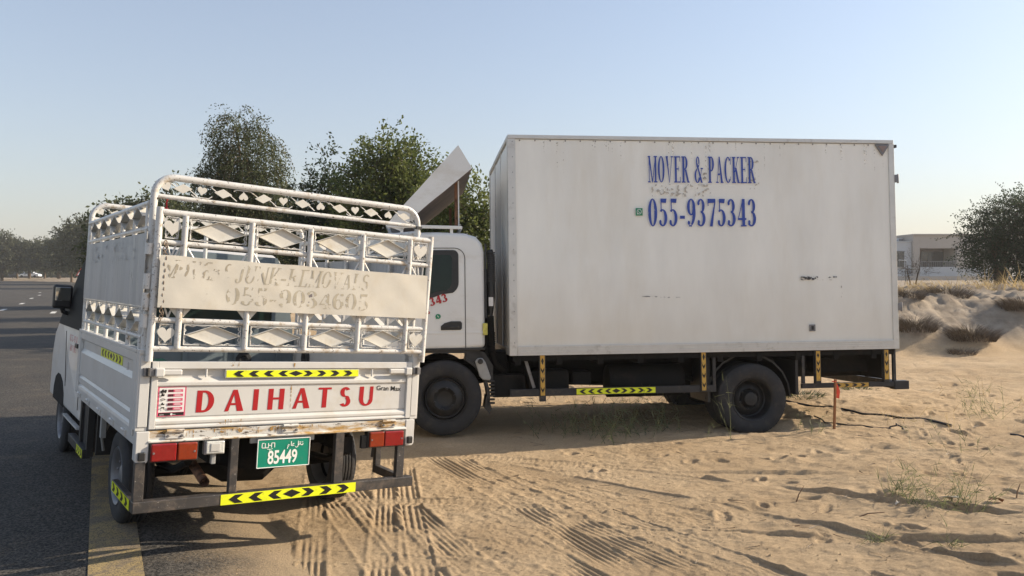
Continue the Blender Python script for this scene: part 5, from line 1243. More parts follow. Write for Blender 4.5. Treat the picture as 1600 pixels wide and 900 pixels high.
M['line_paint'] = mat('worn_yellow_line', (.36,.265,.115), .9, var=.15, scale=5, speck=(.10,.085,.062), speck_amt=.36, speck_scale=130, dirt=(.22,.17,.11), dirt_amt=.5, dirt_scale=5)
M['lane_paint'] = mat('white_lane_paint', (.62,.61,.57), .8, var=.1, scale=8)
strip_mesh('edge_line', [-WE+.255,-WE+.17,-WE+.08,-WE-.0], M['line_paint'], .005)
# lane dashes
for (x, y, l) in [(-24.3,37.4,2.2),(-28.9,46.2,2.2),(-35.5,57.9,2.2),(-41.0,68.0,2.2),(-48.5,80.5,2.2),(-20.2,34.5,2.0),(-55.0,95.0,2.5)]:
    a = (x-DX*l/2, y-DY*l/2); b = (x+DX*l/2, y+DY*l/2); w = .10
    Pq = [(a[0]-NXR*w,a[1]-NYR*w),(a[0]+NXR*w,a[1]+NYR*w),(b[0]+NXR*w,b[1]+NYR*w),(b[0]-NXR*w,b[1]-NYR*w)]
    zz = road_z(np.array([q[0] for q in Pq]), np.array([q[1] for q in Pq]))+.006
    npmesh('lane_dash', [(q[0],q[1],z) for q, z in zip(Pq, zz)], [(0,1,2,3)], M['lane_paint'], kind='structure')
def gz(x, y): return float(height(np.array([float(x)]), np.array([float(y)]))[0])

# ================================================================ PLANTS
def leaves_from(P, D, L, Wd, rs, jitter=.8):
    """one rhombic leaf per point P (n,3) pointing roughly along D"""
    n = len(P); D = D+rs.normal(0, jitter, (n, 3)); D /= np.linalg.norm(D, axis=1)[:, None]+1e-9
    A = rs.normal(0, 1, (n, 3)); S = np.cross(D, A); S /= np.linalg.norm(S, axis=1)[:, None]+1e-9
    l = (L*rs.uniform(.6, 1.3, n))[:, None]; w = (Wd*rs.uniform(.6, 1.3, n))[:, None]
    V = np.stack([P, P+D*l*.5+S*w*.5, P+D*l, P+D*l*.5-S*w*.5], 1).reshape(-1, 3)
    F = np.arange(4*n).reshape(n, 4); return V, F
def tree(name, label, x, y, H, blobs, nst, lps, leaf, mt, seed, droop=.0, slen=.9, trunk_r=.12, group=None, cat='tree', bare=.0, twigr=.006, trunk_top=None, stems=1, lean=0.0, z0=None, twigmesh=True):
    """blobs: (dx, dz, rx, rz[, dy]) crown masses; strands of leaves start inside them and run outward"""
    rs = np.random.RandomState(seed); zg = gz(x, y) if z0 is None else z0
    root = empty(name, Matrix.Translation((x, y, zg))); tag(root, label, cat, group)
    vol = np.array([b[2]*b[2]*b[3] for b in blobs]); vol = vol/vol.sum()
    PP = []; DD = []; VV = []; tw = MB(); ends = []
    for (k, b) in enumerate(blobs):
        dx, dz, rx, rz = b[:4]; dy = b[4] if len(b) > 4 else 0; ns = max(4, int(nst*vol[k])); ends.append((dx, dy, dz-rz*.2))
        for q in range(ns):
            d = rs.normal(0, 1, 3); d /= np.linalg.norm(d); rr = rs.uniform(.25, .92)**.6
            p = np.array([dx+d[0]*rx*rr, dy+d[1]*rx*rr, dz+d[2]*rz*rr])
            v = np.array([d[0], d[1], d[2]*.6+.35]); v += rs.normal(0, .35, 3); v /= np.linalg.norm(v)
            sl = slen*rs.uniform(.4, 1.25)*(1 if rs.rand() > .12 else 1.5); n = int(lps*sl/slen)+2; pts = [p.copy()]; st = sl/n
            for i in range(n):
                v = v+np.array([0, 0, -droop*st/slen*3.2])+rs.normal(0, .10, 3); v /= np.linalg.norm(v); p = p+v*st; pts.append(p.copy())
                if rs.rand() > .12: PP.append(p+rs.normal(0, leaf*.5, 3)); DD.append(v)
                if rs.rand() > .4: PP.append(p+rs.normal(0, leaf*.8, 3)); DD.append(v)
            if twigmesh and q % 3 == 0: tw.tube([tuple(a) for a in pts[::max(1, len(pts)//4)]]+[tuple(pts[-1])], twigr, 3, cap=False)
    PP = np.array(PP); DD = np.array(DD); m = PP[:, 2] > .05; PP = PP[m]; DD = DD[m]
    V, F = leaves_from(PP, DD, leaf, leaf*.55, rs)
    # foliage tone varies leaf by leaf and in clumps
    cl = NZ2(PP[:, 0]*3+seed, PP[:, 2]*3+PP[:, 1]*2, 1, 2)
    npmesh('crown', V, F, M[mt], root, var=np.clip(rs.uniform(0, 1, len(PP))*.6+.2+cl*.5, 0, 1))
    # trunk and limbs
    tt = trunk_top or H*.42; tb = MB()
    for s in range(stems):
        ox = (s-(stems-1)/2)*.18; lx = lean+(s-(stems-1)/2)*.5
        top = (ox+lx*.6, 0, tt); tb.tube([(ox,0,-.15),(ox+lx*.1,0,tt*.35),(ox+lx*.35,.03,tt*.7),top], [trunk_r*1.25,trunk_r,trunk_r*.8,trunk_r*.6], 8, cap=False)
        for e in ends:
            if stems > 1 and (e[0]-0)*(ox) < -.3: continue
            mid = (top[0]*.5+e[0]*.5+rs.uniform(-.15,.15), e[1]*.5, top[2]*.5+e[2]*.5+.1)
            tb.tube([top, mid, (e[0],e[1],e[2]), (e[0]+rs.uniform(-.2,.2),e[1],e[2]+.3*(H-e[2]))], [trunk_r*.5,trunk_r*.35,trunk_r*.2,trunk_r*.05], 6, cap=False)
    tb.build('trunk', M['bark'], root)
    if twigmesh and tw.v: tw.build('twigs', M['bark'], root, fixn=False)
    return root
tree('weeping_tree', 'tall dark weeping tree rising behind the pickup cage', -8.2, 24, 6.8,
     [(-.15,5.95,.72,.85),(.15,5.2,.95,1.05),(-.35,4.3,.9,1.1),(.45,3.9,.95,1.1),(.05,3.3,1.15,1.2),(-.6,3.0,.85,1.0),(.75,2.8,.85,1.1),(.1,2.0,1.4,.9)],
     2500, 24, .075, 'leaf_ghaf', 21, droop=1.15, slen=1.05, trunk_r=.16)
tree('leafy_tree', 'bright green broadleaf tree between the pickup cage and the truck cab', -3.05, 20, 5.8,
     [(-.15,4.5,.68,.72),(.45,4.25,.70,.66),(-.30,3.75,.95,.75),(.55,3.45,.85,.70),(.05,2.9,1.15,.85),(-.75,2.6,.8,.7),(.95,2.5,.7,.8),(.1,1.8,1.3,.8),(-.95,4.1,.16,.5)],
     2600, 12, .10, 'leaf_broad', 33, droop=.12, slen=.55, trunk_r=.10, stems=2)
tree('leafy_tree', 'thin small-crowned green tree left of the bright green tree', -5.15, 21.5, 5.2,
     [(.15,4.55,.28,.55),(-.05,3.85,.5,.55),(.5,3.55,.45,.6),(-.55,3.45,.35,.3),(.25,3.0,.75,.6),(-.3,2.6,.9,.7),(.5,2.2,.8,.7)],
     1200, 11, .10, 'leaf_dark', 35, droop=.12, slen=.5, trunk_r=.07)
tree('leafy_tree', 'low green tree filling the gap between the truck cab and the cargo box', -1.05, 18.5, 4.3,
     [(.15,3.35,.45,.65),(-.55,3.1,.6,.55),(.6,3.35,.30,.60),(-.2,2.6,.9,.7),(.6,2.3,.7,.8),(-.9,2.3,.8,.7),(0,1.5,1.3,.9)],
     1700, 11, .10, 'leaf_broad', 37, droop=.2, slen=.5, trunk_r=.07)
tree('verge_tree', 'dark bushy tree showing between the rear and front hoops of the pickup cage', -19.6, 41, 6.3,
     [(-.3,4.9,1.0,.9),(.6,4.6,1.2,1.0),(1.7,5.1,1.0,1.0),(-.8,3.7,1.2,1.0),(.3,3.2,2.2,1.4),(2.0,3.6,1.9,1.5),(.4,1.9,2.2,1.1)],
     1300, 10, .24, 'leaf_ghaf', 41, droop=.45, slen=1.1, trunk_r=.16, twigmesh=True, twigr=.012)
tree('verge_tree', 'dark tree seen through the left end of the pickup cage, nearer than the far row', -12.4, 30, 4.6,
     [(0,3.3,1.3,.9),(-.8,2.7,1.2,.9),(.8,2.5,1.4,1.0),(0,1.7,1.7,.9)], 500, 10, .14, 'leaf_ghaf', 42, droop=.4, slen=.9, trunk_r=.12)
# row beyond the bend
def far_tree(px, top, hw, d, seed, label, bot=.26):
    x = (px-800)/1224.6*d; zb = gz(x, d); H = 1.6+(432.4-top)/1224.6*d-zb; W = hw/1224.6*d; rs = np.random.RandomState(seed)
    bl = [(rs.uniform(-.25,.25)*W, H*.80, W*.62, H*.17), (-W*.45, H*.66, W*.55, H*.20), (W*.45, H*.64, W*.55, H*.20), (rs.uniform(-.2,.2)*W, H*.50, W*.85, H*.20), (W*.1, H*.38, W*.9, H*.13)]
    tree('far_tree', label, x, d, H, bl, 700, 9, .018*H+.0032*d*.6, 'leaf_far', seed, droop=.3, slen=H*.13, trunk_r=.20, group='trees along the far side of the road bend', twigmesh=False, trunk_top=H*.36, stems=1+seed % 2, z0=zb)
far_tree(3,362,27,166,51,'tallest far tree at the left edge of the photo beyond the road bend')
far_tree(27,374,20,172,52,'far rounded tree next to the left-edge tree, left of the parked cars')
far_tree(46,374,22,168,53,'far tree standing in front of the two parked cars')
far_tree(70,375,21,160,54,'far tree just right of the white parked car')
far_tree(92,371,18,150,55,'far tree midway between the parked cars and the warning sign')
far_tree(112,348,26,134,56,'darker tall far tree behind the pickup door mirror')
far_tree(136,336,30,122,57,'far tree behind the warning sign and the pickup cab')
far_tree(165,330,36,105,58,'far tree hidden mostly by the left side of the pickup cage')
far_tree(-28,366,26,172,59,'far tree cut by the left border of the photo')
rs = np.random.RandomState(200); n = 9000; dd = rs.uniform(205, 240, n); pxs = rs.uniform(-140, 175, n); xw = (pxs-800)/1224.6*dd
hh = 3.6+2.2*NZ(pxs*.05, dd*.02, 1, 3)+.0*dd; zz = height(xw, dd)+rs.uniform(0, 1, n)**1.3*np.maximum(hh, .8)
Vv, Ff = leaves_from(np.stack([xw, dd, zz], 1), np.tile([0, 0, 1.0], (n, 1)), 1.1, .8, rs)
npmesh('distant_thicket', Vv, Ff, M['leaf_far'], var=rs.uniform(0, 1, n), kind='stuff')
tree('thorn_tree', 'wide dark thorn tree behind the dune crest at the right border, beside the villa', 19.6, 31.5, 4.0,
     [(-.6,2.1,.9,.5),(-.1,2.7,.9,.5),(.7,3.1,1.1,.5),(1.8,3.15,1.3,.6),(-.3,1.4,1.1,.7),(1.0,2.0,1.6,.9),(2.6,2.2,1.8,1.0),(.6,.9,1.6,.6),(2.6,.9,1.8,.7)],
     2900, 14, .09, 'leaf_right', 61, droop=.1, slen=.75, trunk_r=.13, stems=2)

# grasses
def blades(c, n, L, spread, lean, rs, w=.006, droop=.8, dirx=0.0, dome=0.0):
    V = []; F = []; var = []
    for k in range(n):
        a = rs.uniform(0, 2*PI); r = spread*math.sqrt(rs.rand()); p = np.array([c[0]+r*math.cos(a), c[1]+r*math.sin(a), c[2]-.02-dome*(1-math.exp(-(r/spread)**2))]); l = L*rs.uniform(.45, 1.2)
        out = a+rs.normal(0, .5); v = np.array([math.cos(out)*lean*rs.uniform(.3,1.3)+dirx, math.sin(out)*lean*rs.uniform(.3,1.3), 1.0]); v /= np.linalg.norm(v)
        s = np.array([-math.sin(out+1.0), math.cos(out+1.0), 0]); m = 5; o = len(V)
        for i in range(m+1):
            ww = w*(1-(i/m)**2)+.0006; V += [p-s*ww/2, p+s*ww/2]; p = p+v*l/m; v = v+np.array([math.cos(out), math.sin(out), -1.0])*droop*.22*rs.uniform(.6,1.3); v /= np.linalg.norm(v)
        for i in range(m): F.append((o+2*i, o+2*i+1, o+2*i+3, o+2*i+2)); var.append(rs.rand())
    return V, F, var
def clump(name, label, cat, x, y, n, L, spread, lean, mt, seed, w=.006, droop=.8, group=None, kind=None, z=None, dirx=0.0, dome=0.0):
    rs = np.random.RandomState(seed); V, F, va = blades((0, 0, 0), n, L, spread, lean, rs, w, droop, dirx, dome)
    o = npmesh(name, V, F, M[mt], var=va, kind=kind); o.location = (x, y, gz(x, y) if z is None else z)
    if not kind: tag(o, label, cat, group)
    return o
# rounded dead tussocks on the dune face
for k, (n, L, lab) in enumerate([(1500,.34,'wide rounded grey tussock in the middle of the dune face'),(1300,.34,'grey tussock at the right border, halfway up the dune'),
    (1300,.32,'grey tussock high on the dune below the thorn tree'),(1100,.34,'grey tussock beside the rear corner of the truck box'),(800,.28,'upper grey tussock just right of the truck box'),(350,.16,'small flat dark tussock at the foot of the dune')]):
    tx, ty, tr_, hm = TUSS[k]
    clump('dead_tussock', lab, 'grass tussock', tx, ty, n, L, tr_*.95, .75, 'grass_grey', 71+k, w=.009, droop=.62, group='dead tussocks on the dune', dome=hm*.95)
# dry grasses along the crest
rs = np.random.RandomState(88); V = []; F = []; va = []
for k in range(150):
    x = rs.uniform(9.6, 17.5); y = rs.uniform(20.2, 23.5)+.10*(x-8); zz = gz(x, y)
    v, f, a = blades((x, y, zz), rs.randint(8, 22), rs.uniform(.15,.42), rs.uniform(.05,.25), .8, rs, w=.012, droop=.55); o = len(V); V += v; F += [tuple(i+o for i in q) for q in f]; va += a
npmesh('dry_grass', V, F, M['grass_dry'], var=va, kind='stuff')
for i, (px, d, L, lab) in enumerate([(1490,21,.75,'tall dry grass spikes in front of the villa balcony'),(1537,21.5,.8,'tall dry spikes standing in the middle of the dune crest'),(1556,21,.85,'leaning dry spikes left of the tallest ones on the crest'),(1580,21.5,.7,'thin dry spikes near the right end of the crest'),(1596,21,1.15,'tallest dry spikes at the right border of the crest')]):
    x = (px-800)/1224.6*d; clump('dry_spikes', lab, 'dry grass', x, d, 16, L*.72, .20, .55, 'grass_dry', 120+i, w=.015, droop=.1, dirx=-.28, group='dry spikes on the crest')
tree('dry_shrub', 'brownish half-bare shrub in front of the villa wall', 15.1, 29.5, 1.7, [(0,.9,.35,.4),(.15,.6,.4,.3)], 90, 8, .035, 'grass_grey', 77, droop=0, slen=.5, trunk_r=.03, cat='shrub', stems=2)
# green weeds: jointed stems with side leaves
def weed(name, label, x, y, n, L, sp, seed, group, mt='grass_green', up=1.0, leafn=7, w=.0045, ll=.09):
    rs = np.random.RandomState(seed); V = []; F = []; va = []
    def ribbon(p, v, l, ww, dz, m=4):
        o = len(V); s = np.cross(v, [rs.normal(), rs.normal(), .2]); s /= np.linalg.norm(s)+1e-9; pts = []
        for i in range(m+1):
            q = ww*(1-.85*(i/m)); V.append(p-s*q/2); V.append(p+s*q/2); pts.append((p.copy(), v.copy())); p = p+v*l/m; v = v+np.array([0, 0, -dz])+rs.normal(0, .05, 3); v /= np.linalg.norm(v)
        c = rs.rand()
        for i in range(m): F.append((o+2*i, o+2*i+1, o+2*i+3, o+2*i+2)); va.append(c)
        return pts
    for k in range(n):
        a = rs.uniform(0, 2*PI); r = sp*math.sqrt(rs.rand()); p = np.array([r*math.cos(a), r*math.sin(a), -.01]); v = np.array([rs.normal(0, .45)/up, rs.normal(0, .4)/up, 1.0]); v /= np.linalg.norm(v); l = L*rs.uniform(.4, 1.15)
        pts = ribbon(p, v, l, w, .03, 6)
        for j in range(leafn):
            q, vv = pts[1+int(rs.uniform(0, 5))]; d = vv*.7+rs.normal(0, .6, 3); d /= np.linalg.norm(d); ribbon(q, d, ll*rs.uniform(.5, 1.3), w*1.1, .12, 3)
    o = npmesh(name, V, F, M[mt], var=va); o.location = (x, y, gz(x, y)); tag(o, label, 'weed', group); return o
G = 'weeds growing in the sand'
weed('weed', 'largest thicket of thin green weeds in the shade under the middle of the truck box', .95, 7.75, 46, .45, .36, 1, G, w=.006)
weed('weed', 'green weeds beside the big thicket, left of the truck rear wheel', 1.45, 7.95, 26, .50, .28, 2, G, w=.006)
weed('weed', 'sparse weeds under the truck just behind the amber striped front post', .45, 7.85, 14, .36, .24, 3, G, w=.006)
weed('weed', 'tall single weed in front of the truck rear wheel hub', 2.12, 7.55, 3, .62, .03, 4, G, up=3, leafn=6)
weed('weed', 'second tall thin weed left of the rear wheel hub', 1.88, 7.50, 2, .48, .03, 5, G, up=3, leafn=6)
weed('weed', 'short weeds at the right side of the truck rear tyre', 2.95, 7.75, 7, .28, .14, 6, G)
weed('weed', 'low mixed green and dry weed heap in the lower right sand with litter in it', 2.95, 5.35, 55, .30, .26, 7, G, leafn=5)
weed('weed', 'green fan-shaped weed left of the litter heap', 2.72, 5.55, 12, .24, .06, 8, G)
weed('weed', 'tall pale weed stems in the sand at the upper right', 5.25, 8.75, 22, .55, .26, 9, G)
weed('weed', 'bright upright weed at the right border of the sand', 5.55, 8.05, 8, .60, .06, 10, G, up=2)
weed('weed', 'small weed sprig at the bottom right', 2.15, 4.62, 8, .15, .05, 11, G)
weed('weed', 'tiny weed sprig near the bottom right corner', 2.55, 4.55, 5, .18, .04, 12, G)
weed('weed', 'thin weeds midway between the black cable and the lower right heap', 3.9, 7.0, 7, .32, .35, 13, G)
weed('weed', 'dead grey weeds lying on the sand right of the wooden stake', 4.4, 8.3, 14, .22, .5, 14, G, mt='grass_dry', leafn=3)
weed('weed', 'dry stalks scattered on the far right sand', 6.2, 9.6, 16, .30, .9, 15, G, mt='grass_dry', leafn=3)
for i, (x, y, n, L, sp, lab) in enumerate([(3.75,10.2,260,.13,.30,'flat olive tuft behind the truck rear wheel'),(4.72,10.75,200,.13,.17,'small olive tuft below the truck rear bumper bar'),(3.35,10.4,120,.10,.25,'low olive tuft between the rear wheel and the wooden stake')]):
    clump('low_tuft', lab, 'plant tuft', x, y, n, L, sp, 1.2, 'leaf_ghaf', 140+i, w=.010, droop=.6, group='olive tufts behind the truck')
# dry debris under and behind the truck
rs = np.random.RandomState(99); V = []; F = []; va = []
for k in range(70):
    x = rs.uniform(-.2, 3.2); y = rs.uniform(9.6, 12.5); v, f, a = blades((x, y, gz(x, y)), rs.randint(3, 9), rs.uniform(.10,.30), .12, 1.3, rs, w=.006, droop=.6); o = len(V); V += v; F += [tuple(i+o for i in q) for q in f]; va += a
npmesh('dry_brush', V, F, M['grass_grey'], var=va, kind='stuff')
rs = np.random.RandomState(100); V = []; F = []; va = []
for k in range(420):
    x = rs.uniform(.0, 6.5); y = rs.uniform(4.1, 11); z = gz(x, y)+.004 if False else None
    L = rs.uniform(.015,.07); a = rs.uniform(0, PI); V.append((x, y, L, a))
hz = height(np.array([q[0] for q in V]), np.array([q[1] for q in V])); W2 = []
for (x, y, L, a), z in zip(V, hz):
    o = len(W2); c, s = math.cos(a)*L, math.sin(a)*L; w = .0022
    W2 += [(x-c,y-s,z+.003),(x+c,y+s,z+.006+rs.rand()*.01),(x+c-s*w/L,y+s+c*w/L,z+.008),(x-c-s*w/L,y-s+c*w/L,z+.006),(x,y,z+.009)]
    F += [(o,o+1,o+2,o+3)]; va.append(rs.rand())
npmesh('fallen_twigs', W2, F, M['grass_grey'], var=va, kind='stuff')

rs = np.random.RandomState(300); n = 4200; cx0 = rs.uniform(-1.5, 6.0, n); cy0_ = 3.8+rs.beta(1, 1.6, n)*6.5; kz = height(cx0, cy0_); keep = sdist(cx0, cy0_) > -.35
cx0, cy0_, kz = cx0[keep], cy0_[keep], kz[keep]; n = len(cx0); kz = np.where(sdist(cx0, cy0_) < .3, np.maximum(kz, road_z(cx0, cy0_)), kz); sz0 = rs.uniform(.002, .0075, n)*np.where(rs.rand(n) < .05, 1.8, 1)
oc = np.array([(1,0,0),(0,1,0),(-1,0,0),(0,-1,0),(0,0,.8),(0,0,-.8)]); Vc = (np.stack([cx0, cy0_, kz], 1)[:, None, :]+oc[None]*sz0[:, None, None]*rs.uniform(.6, 1.3, (n, 6, 3))).reshape(-1, 3)
of = np.array([(0,1,4),(1,2,4),(2,3,4),(3,0,4),(1,0,5),(2,1,5),(3,2,5),(0,3,5)]); Fc = (np.arange(n)[:, None, None]*6+of[None]).reshape(-1, 3)
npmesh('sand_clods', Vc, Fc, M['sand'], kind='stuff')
# ================================================================ SMALL THINGS ON THE SAND
sx_, sy_ = 3.24, 7.87; sz_ = gz(sx_, sy_)
sk = MB(); sk.bar((sx_,sy_,sz_-.1),(sx_+.012,sy_,sz_+.50),.026,.020,up=(1,0,0)); so_ = sk.build('wooden_stake', M['wood'], bevel=.002)
tag(so_, 'rough brown wooden stake standing in the sand below the truck rear bumper', 'stake')
fb = MB()
for k, (dx, l) in enumerate(((.02,.12),(.035,.16))):
    P = [(sx_+.018,sy_+.014,sz_+.475),(sx_+dx+.005,sy_+.02,sz_+.43),(sx_+dx+.022,sy_+.02,sz_+.47-l*.6),(sx_+dx+.010,sy_+.03,sz_+.47-l)]
    vs = []; 
    for i, q in enumerate(P): vs += [(q[0]-.008-.003*i,q[1]-.004,q[2]),(q[0]+.008+.003*i,q[1]+.006*(-1)**i,q[2]-.01*(i % 2))]
    fb.add(vs, [(2*i,2*i+1,2*i+3,2*i+2) for i in range(3)], 0, True)
fb.tube([(sx_+.020*math.cos(t), sy_+.017*math.sin(t), sz_+.478) for t in np.linspace(0, 2*PI, 10)[:-1]], .004, 5, closed=True)
tag(fb.build('ribbon', M['flag'], fixn=False), 'orange-red ribbon tied to the top of the wooden stake', 'ribbon')
def cable(name, pts, r, label):
    P = []; pts = [tuple(q)+(0,)*(3-len(q)) for q in pts]
    for a, b in zip(pts[:-1], pts[1:]):
        for k in range(8): t = k/8; P.append((a[0]+(b[0]-a[0])*t+.012*math.sin(7*t+a[0]*9), a[1]+(b[1]-a[1])*t+.012*math.sin(5*t), 0 if len(a) < 3 else a[2]+(b[2]-a[2])*t))
    P.append((pts[-1][0], pts[-1][1], 0 if len(pts[-1]) < 3 else pts[-1][2]))
    zs = height(np.array([p[0] for p in P]), np.array([p[1] for p in P])); zs = np.convolve(np.pad(zs, 2, 'edge'), np.ones(5)/5, 'valid')
    b = MB(); b.tube([(p[0], p[1], z+r*.7+p[2]) for p, z in zip(P, zs)], r, 8); tag(b.build(name, M['cable']), label, 'cable')
cable('cable', [(3.35,9.95),(3.70,9.45),(4.05,9.0),(4.35,8.55),(4.62,8.22)], .013, 'long thick black cable crossing the sand from behind the truck wheel')
cable('cable', [(4.95,7.78),(5.15,7.62),(5.5,7.45)], .010, 'short black cable piece at the right border of the sand')
cable('cable', [(3.30,8.52,.03),(3.36,8.35,.0),(3.55,8.12),(3.72,8.02),(3.86,7.98,.0),(3.93,7.98,.05),(3.97,7.93,.02),(3.94,7.88,-.01)], .008, 'thin black cable curled on the sand around the wooden stake')
def litter(name, x, y, s, mt, label, cat, seed):
    rs = np.random.RandomState(seed); n = 9; V = [(0, 0, .03)]
    for k in range(n): a = 2*PI*k/n; r = s*rs.uniform(.6, 1.1); V.append((r*math.cos(a), r*.5*math.sin(a), rs.uniform(.0,.045)))
    o = npmesh(name, V, [(0, 1+k, 1+(k+1) % n) for k in range(n)], mt); o.location = (x, y, gz(x, y)+.005); tag(o, label, cat); so = o.modifiers.new('solidify', 'SOLIDIFY'); so.thickness = .004; return o
litter('crumpled_paper', 3.02, 5.38, .085, M['paper'], 'crumpled pale paper caught in the weed heap at the lower right', 'litter', 1)
litter('bark_scrap', 3.28, 5.30, .06, M['rust'], 'reddish brown scrap at the right end of the weed heap', 'litter', 2)
litter('paper_scrap', 2.62, 5.32, .022, M['paper'], 'tiny pale scrap left of the weed heap', 'litter', 3)
for i, (x, y, a, l, lab) in enumerate([(3.52,5.45,1.1,.09,'upright dark twig at the right of the litter heap'),(1.98,5.45,.9,.10,'bent twig sticking out of the sand in the lower middle right'),(2.25,5.10,.3,.20,'thin dark twig lying left of the weed heap'),(1.75,4.95,-.5,.08,'short dark twig in the tyre-marked sand'),(2.95,4.22,.15,.22,'long dark twig at the bottom right corner')]):
    z = gz(x, y); b = MB(); ca, sa = math.cos(a), math.sin(a); rise = l*.9 if i < 2 else .01
    b.tube([(x,y,z-.01),(x+ca*l*.4,y+sa*l*.2,z+.01+rise*.4),(x+ca*l,y+sa*l*.3,z+.012+rise)], [.005,.004,.002], 6); tag(b.build('twig', M['twig']), lab, 'twig', 'twigs on the sand')

# ================================================================ FAR THINGS
# warning sign by the far trees
d = 92; x = (127-800)/1224.6*d; zb = gz(x, d); r_ = empty('warning_sign', Matrix.Translation((x, d, zb)) @ Matrix.Rotation(math.radians(22), 4, 'Z'))
tag(r_, 'small triangular road warning sign on a thin post beside the far trees', 'road sign')
b = MB(); b.cyl((0,.03,-.2),(0,.03,2.9),.045,8); b.build('post', M['rim_grey'], r_)
b = MB(); b.prism([(-.55,2.15),(.55,2.15),(.0,3.05)], 1, -.02, .0); b.build('sign_plate', M['pink'] and mat('sign_red_border', (.45,.05,.04), .5), r_)
b = MB(); b.prism([(-.40,2.23),(.40,2.23),(.0,2.88)], 1, -.026, -.02); b.build('sign_face', M['sticker_white'], r_)
# parked cars behind the far trees
def far_car(px, d, mt, label, rz, L=4.6):
    x = (px-800)/1224.6*d; z = gz(x, d); r = empty('parked_car', Matrix.Translation((x, d, z)) @ Matrix.Rotation(rz, 4, 'Z')); tag(r, label, 'car', 'cars parked beyond the far trees')
    h = L/2; b = MB(); b.prism([(-h,.35),(-h+.05,.80),(-h+.8,.95),(h-.6,.98),(h,.85),(h,.35)], 1, -.87, .87); b.build('body', mt, r, bevel=.06)
    b = MB(); b.prism([(-h+1.0,.95),(-h+1.7,1.42),(h-1.6,1.45),(h-.8,.97)], 1, -.72, .72); cb_ = b.build('cabin', mt, r, bevel=.05)
    for s in (-1, 1): b = MB(); b.prism([(-h+1.25,.98),(-h+1.78,1.34),(h-1.65,1.36),(h-1.1,.98)], 1, s*.725, s*.735); b.build('side_window', M['glass'], cb_)
    for sx in (-h+.85, h-.85):
        for sy in (-.88, .72): b = MB(); b.lathe([(0,.0005),(0,.2),(.01,.32),(.16,.32),(.16,.0005)], (sx,sy,.32), 1, 18); b.build('wheel', M['rubber'], r)
far_car(47, 186, M['whitecar'], 'white car parked far away between the tree trunks on the left', .1)
far_car(32, 189, M['darkcar'], 'dark car parked just left of the white one far away', .25)
# villa
d = 95; x0 = (1398-800)/1224.6*d; zb = gz(x0+6, d); hz_ = lambda py: 1.6+(432.4-py)/1224.6*d
vx = lambda px: (px-800)/1224.6*d-x0
V_ = empty('villa', Matrix.Translation((x0, d, 0))); tag(V_, 'two-storey beige and white villa with a recessed balcony beyond the dune', 'house')
beige = mat('beige_render', (.42,.375,.33), .9, var=.05, scale=.8); whitew = mat('white_render', (.50,.51,.52), .9, var=.04, scale=.8); recess = mat('brown_recess', (.26,.205,.18), .9, var=.06, scale=1)
winm = mat('dark_window', (.03,.035,.04), .1, coat=.5)
def vb(name, px0, px1, py0, py1, y0, y1, m, parent=V_, bevel=.01): b = MB(); b.box(vx(px0), vx(px1), y0, y1, hz_(py0), hz_(py1)); return b.build(name, m, parent, bevel=bevel)
vb('wall', 1360, 1426.5, 379, 447, .4, 10, whitew); 
vb('wall', 1426.5, 1437, 369, 447, 0, 10, beige); vb('wall', 1437, 1560, 369, 389, 0, 3.0, beige); vb('wall', 1495, 1560, 389, 418, 0, 3.0, beige); vb('wall', 1437, 1560, 418, 447, .2, 3.0, whitew); vb('wall', 1437, 1560, 369, 447, 3.02, 10, recess)
vb('parapet', 1425.5, 1561, 366.5, 369, -.15, 10.1, beige); vb('parapet', 1359, 1426, 377.5, 379, .3, 10.1, whitew)
w = vb('window', 1400, 1415, 394, 418, .34, .42, winm); vb('frame', 1399, 1416, 393, 394, .28, .42, M['rim_grey'], w); vb('sill', 1399, 1416, 418, 419.5, .25, .42, beige, w); vb('mullion', 1407.2, 1408, 394, 418, .30, .34, M['rim_grey'], w)
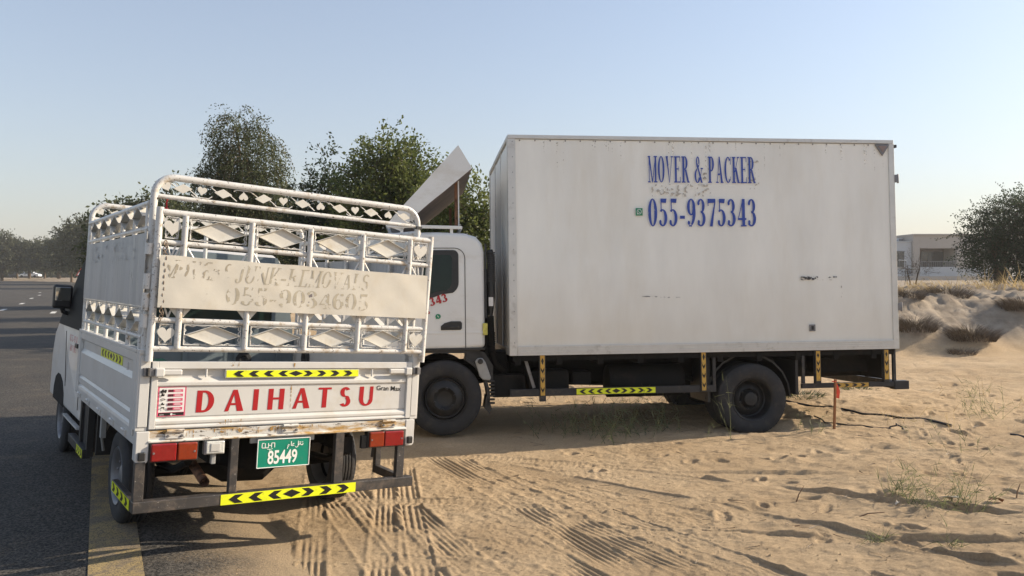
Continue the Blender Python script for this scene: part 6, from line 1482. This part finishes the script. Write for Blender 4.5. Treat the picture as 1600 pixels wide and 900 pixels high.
w = vb('window', 1459, 1494, 393, 418, 2.9, 3.0, winm); vb('frame', 1458, 1459, 393, 418, 2.85, 3.0, M['rim_grey'], w); vb('mullion', 1470, 1471, 393, 418, 2.86, 2.9, M['rim_grey'], w)
rl_ = MB(); rl_.box(vx(1437),vx(1495),.22,.28,hz_(410),hz_(409))
for k in range(20): q = vx(1437)+(vx(1495)-vx(1437))*k/20; rl_.box(q-.02,q+.02,.23,.27,hz_(418),hz_(410))
rl_.build('balcony_railing', M['rim_grey'], V_)
for i, (a, b_) in enumerate([(1402,1407),(1409,1413),(1416,1424)]):
    u = vb('rooftop_unit', a, b_, 373.5-(i == 2)*1.5, 377.5, 2, 3.2, whitew); vb('unit_grille', a+.6, b_-.6, 374.5-(i == 2)*1.5, 376.5, 1.97, 2, M['rim_grey'], u)
wl_ = MB(); wl_.box(vx(1340), vx(1640), -9, -8.8, hz_(443), hz_(432.5)); o = wl_.build('boundary_wall', beige, None); o.matrix_world = V_.matrix_world; tag(o, 'low beige boundary wall in front of the villa, behind the dune crest', 'wall')
# street lamp in front of the villa
d = 70; x = (1415-800)/1224.6*d; zb = gz(x, d); r_ = empty('street_lamp', Matrix.Translation((x, d, zb))); zt = 1.6+(432.4-408)/1224.6*d-zb
tag(r_, 'small street lamp with a white arm in front of the villa window', 'street lamp')
b = MB(); b.cyl((0,0,-.2),(0,0,zt),.05,8); b.build('pole', M['rim_grey'], r_); b = MB(); b.bar((.05,0,zt),(-.62,0,zt+.04),.10,.07); b.build('lamp_head', M['whitecar'], r_, bevel=.01)

# ---- thin desert haze
hz_mat = bpy.data.materials.new('haze'); hz_mat.use_nodes = True; nt = hz_mat.node_tree; nt.nodes.clear()
pv = nt.nodes.new('ShaderNodeVolumePrincipled'); om = nt.nodes.new('ShaderNodeOutputMaterial'); pv.inputs['Density'].default_value = .0006; pv.inputs['Color'].default_value = (.93,.92,.90,1); pv.inputs['Anisotropy'].default_value = .2
nt.links.new(pv.outputs[0], om.inputs['Volume'])
hb_ = MB(); hb_.box(-950,950,-90,1550,-4,24); ho = hb_.build('haze', hz_mat); ho['kind'] = 'stuff'
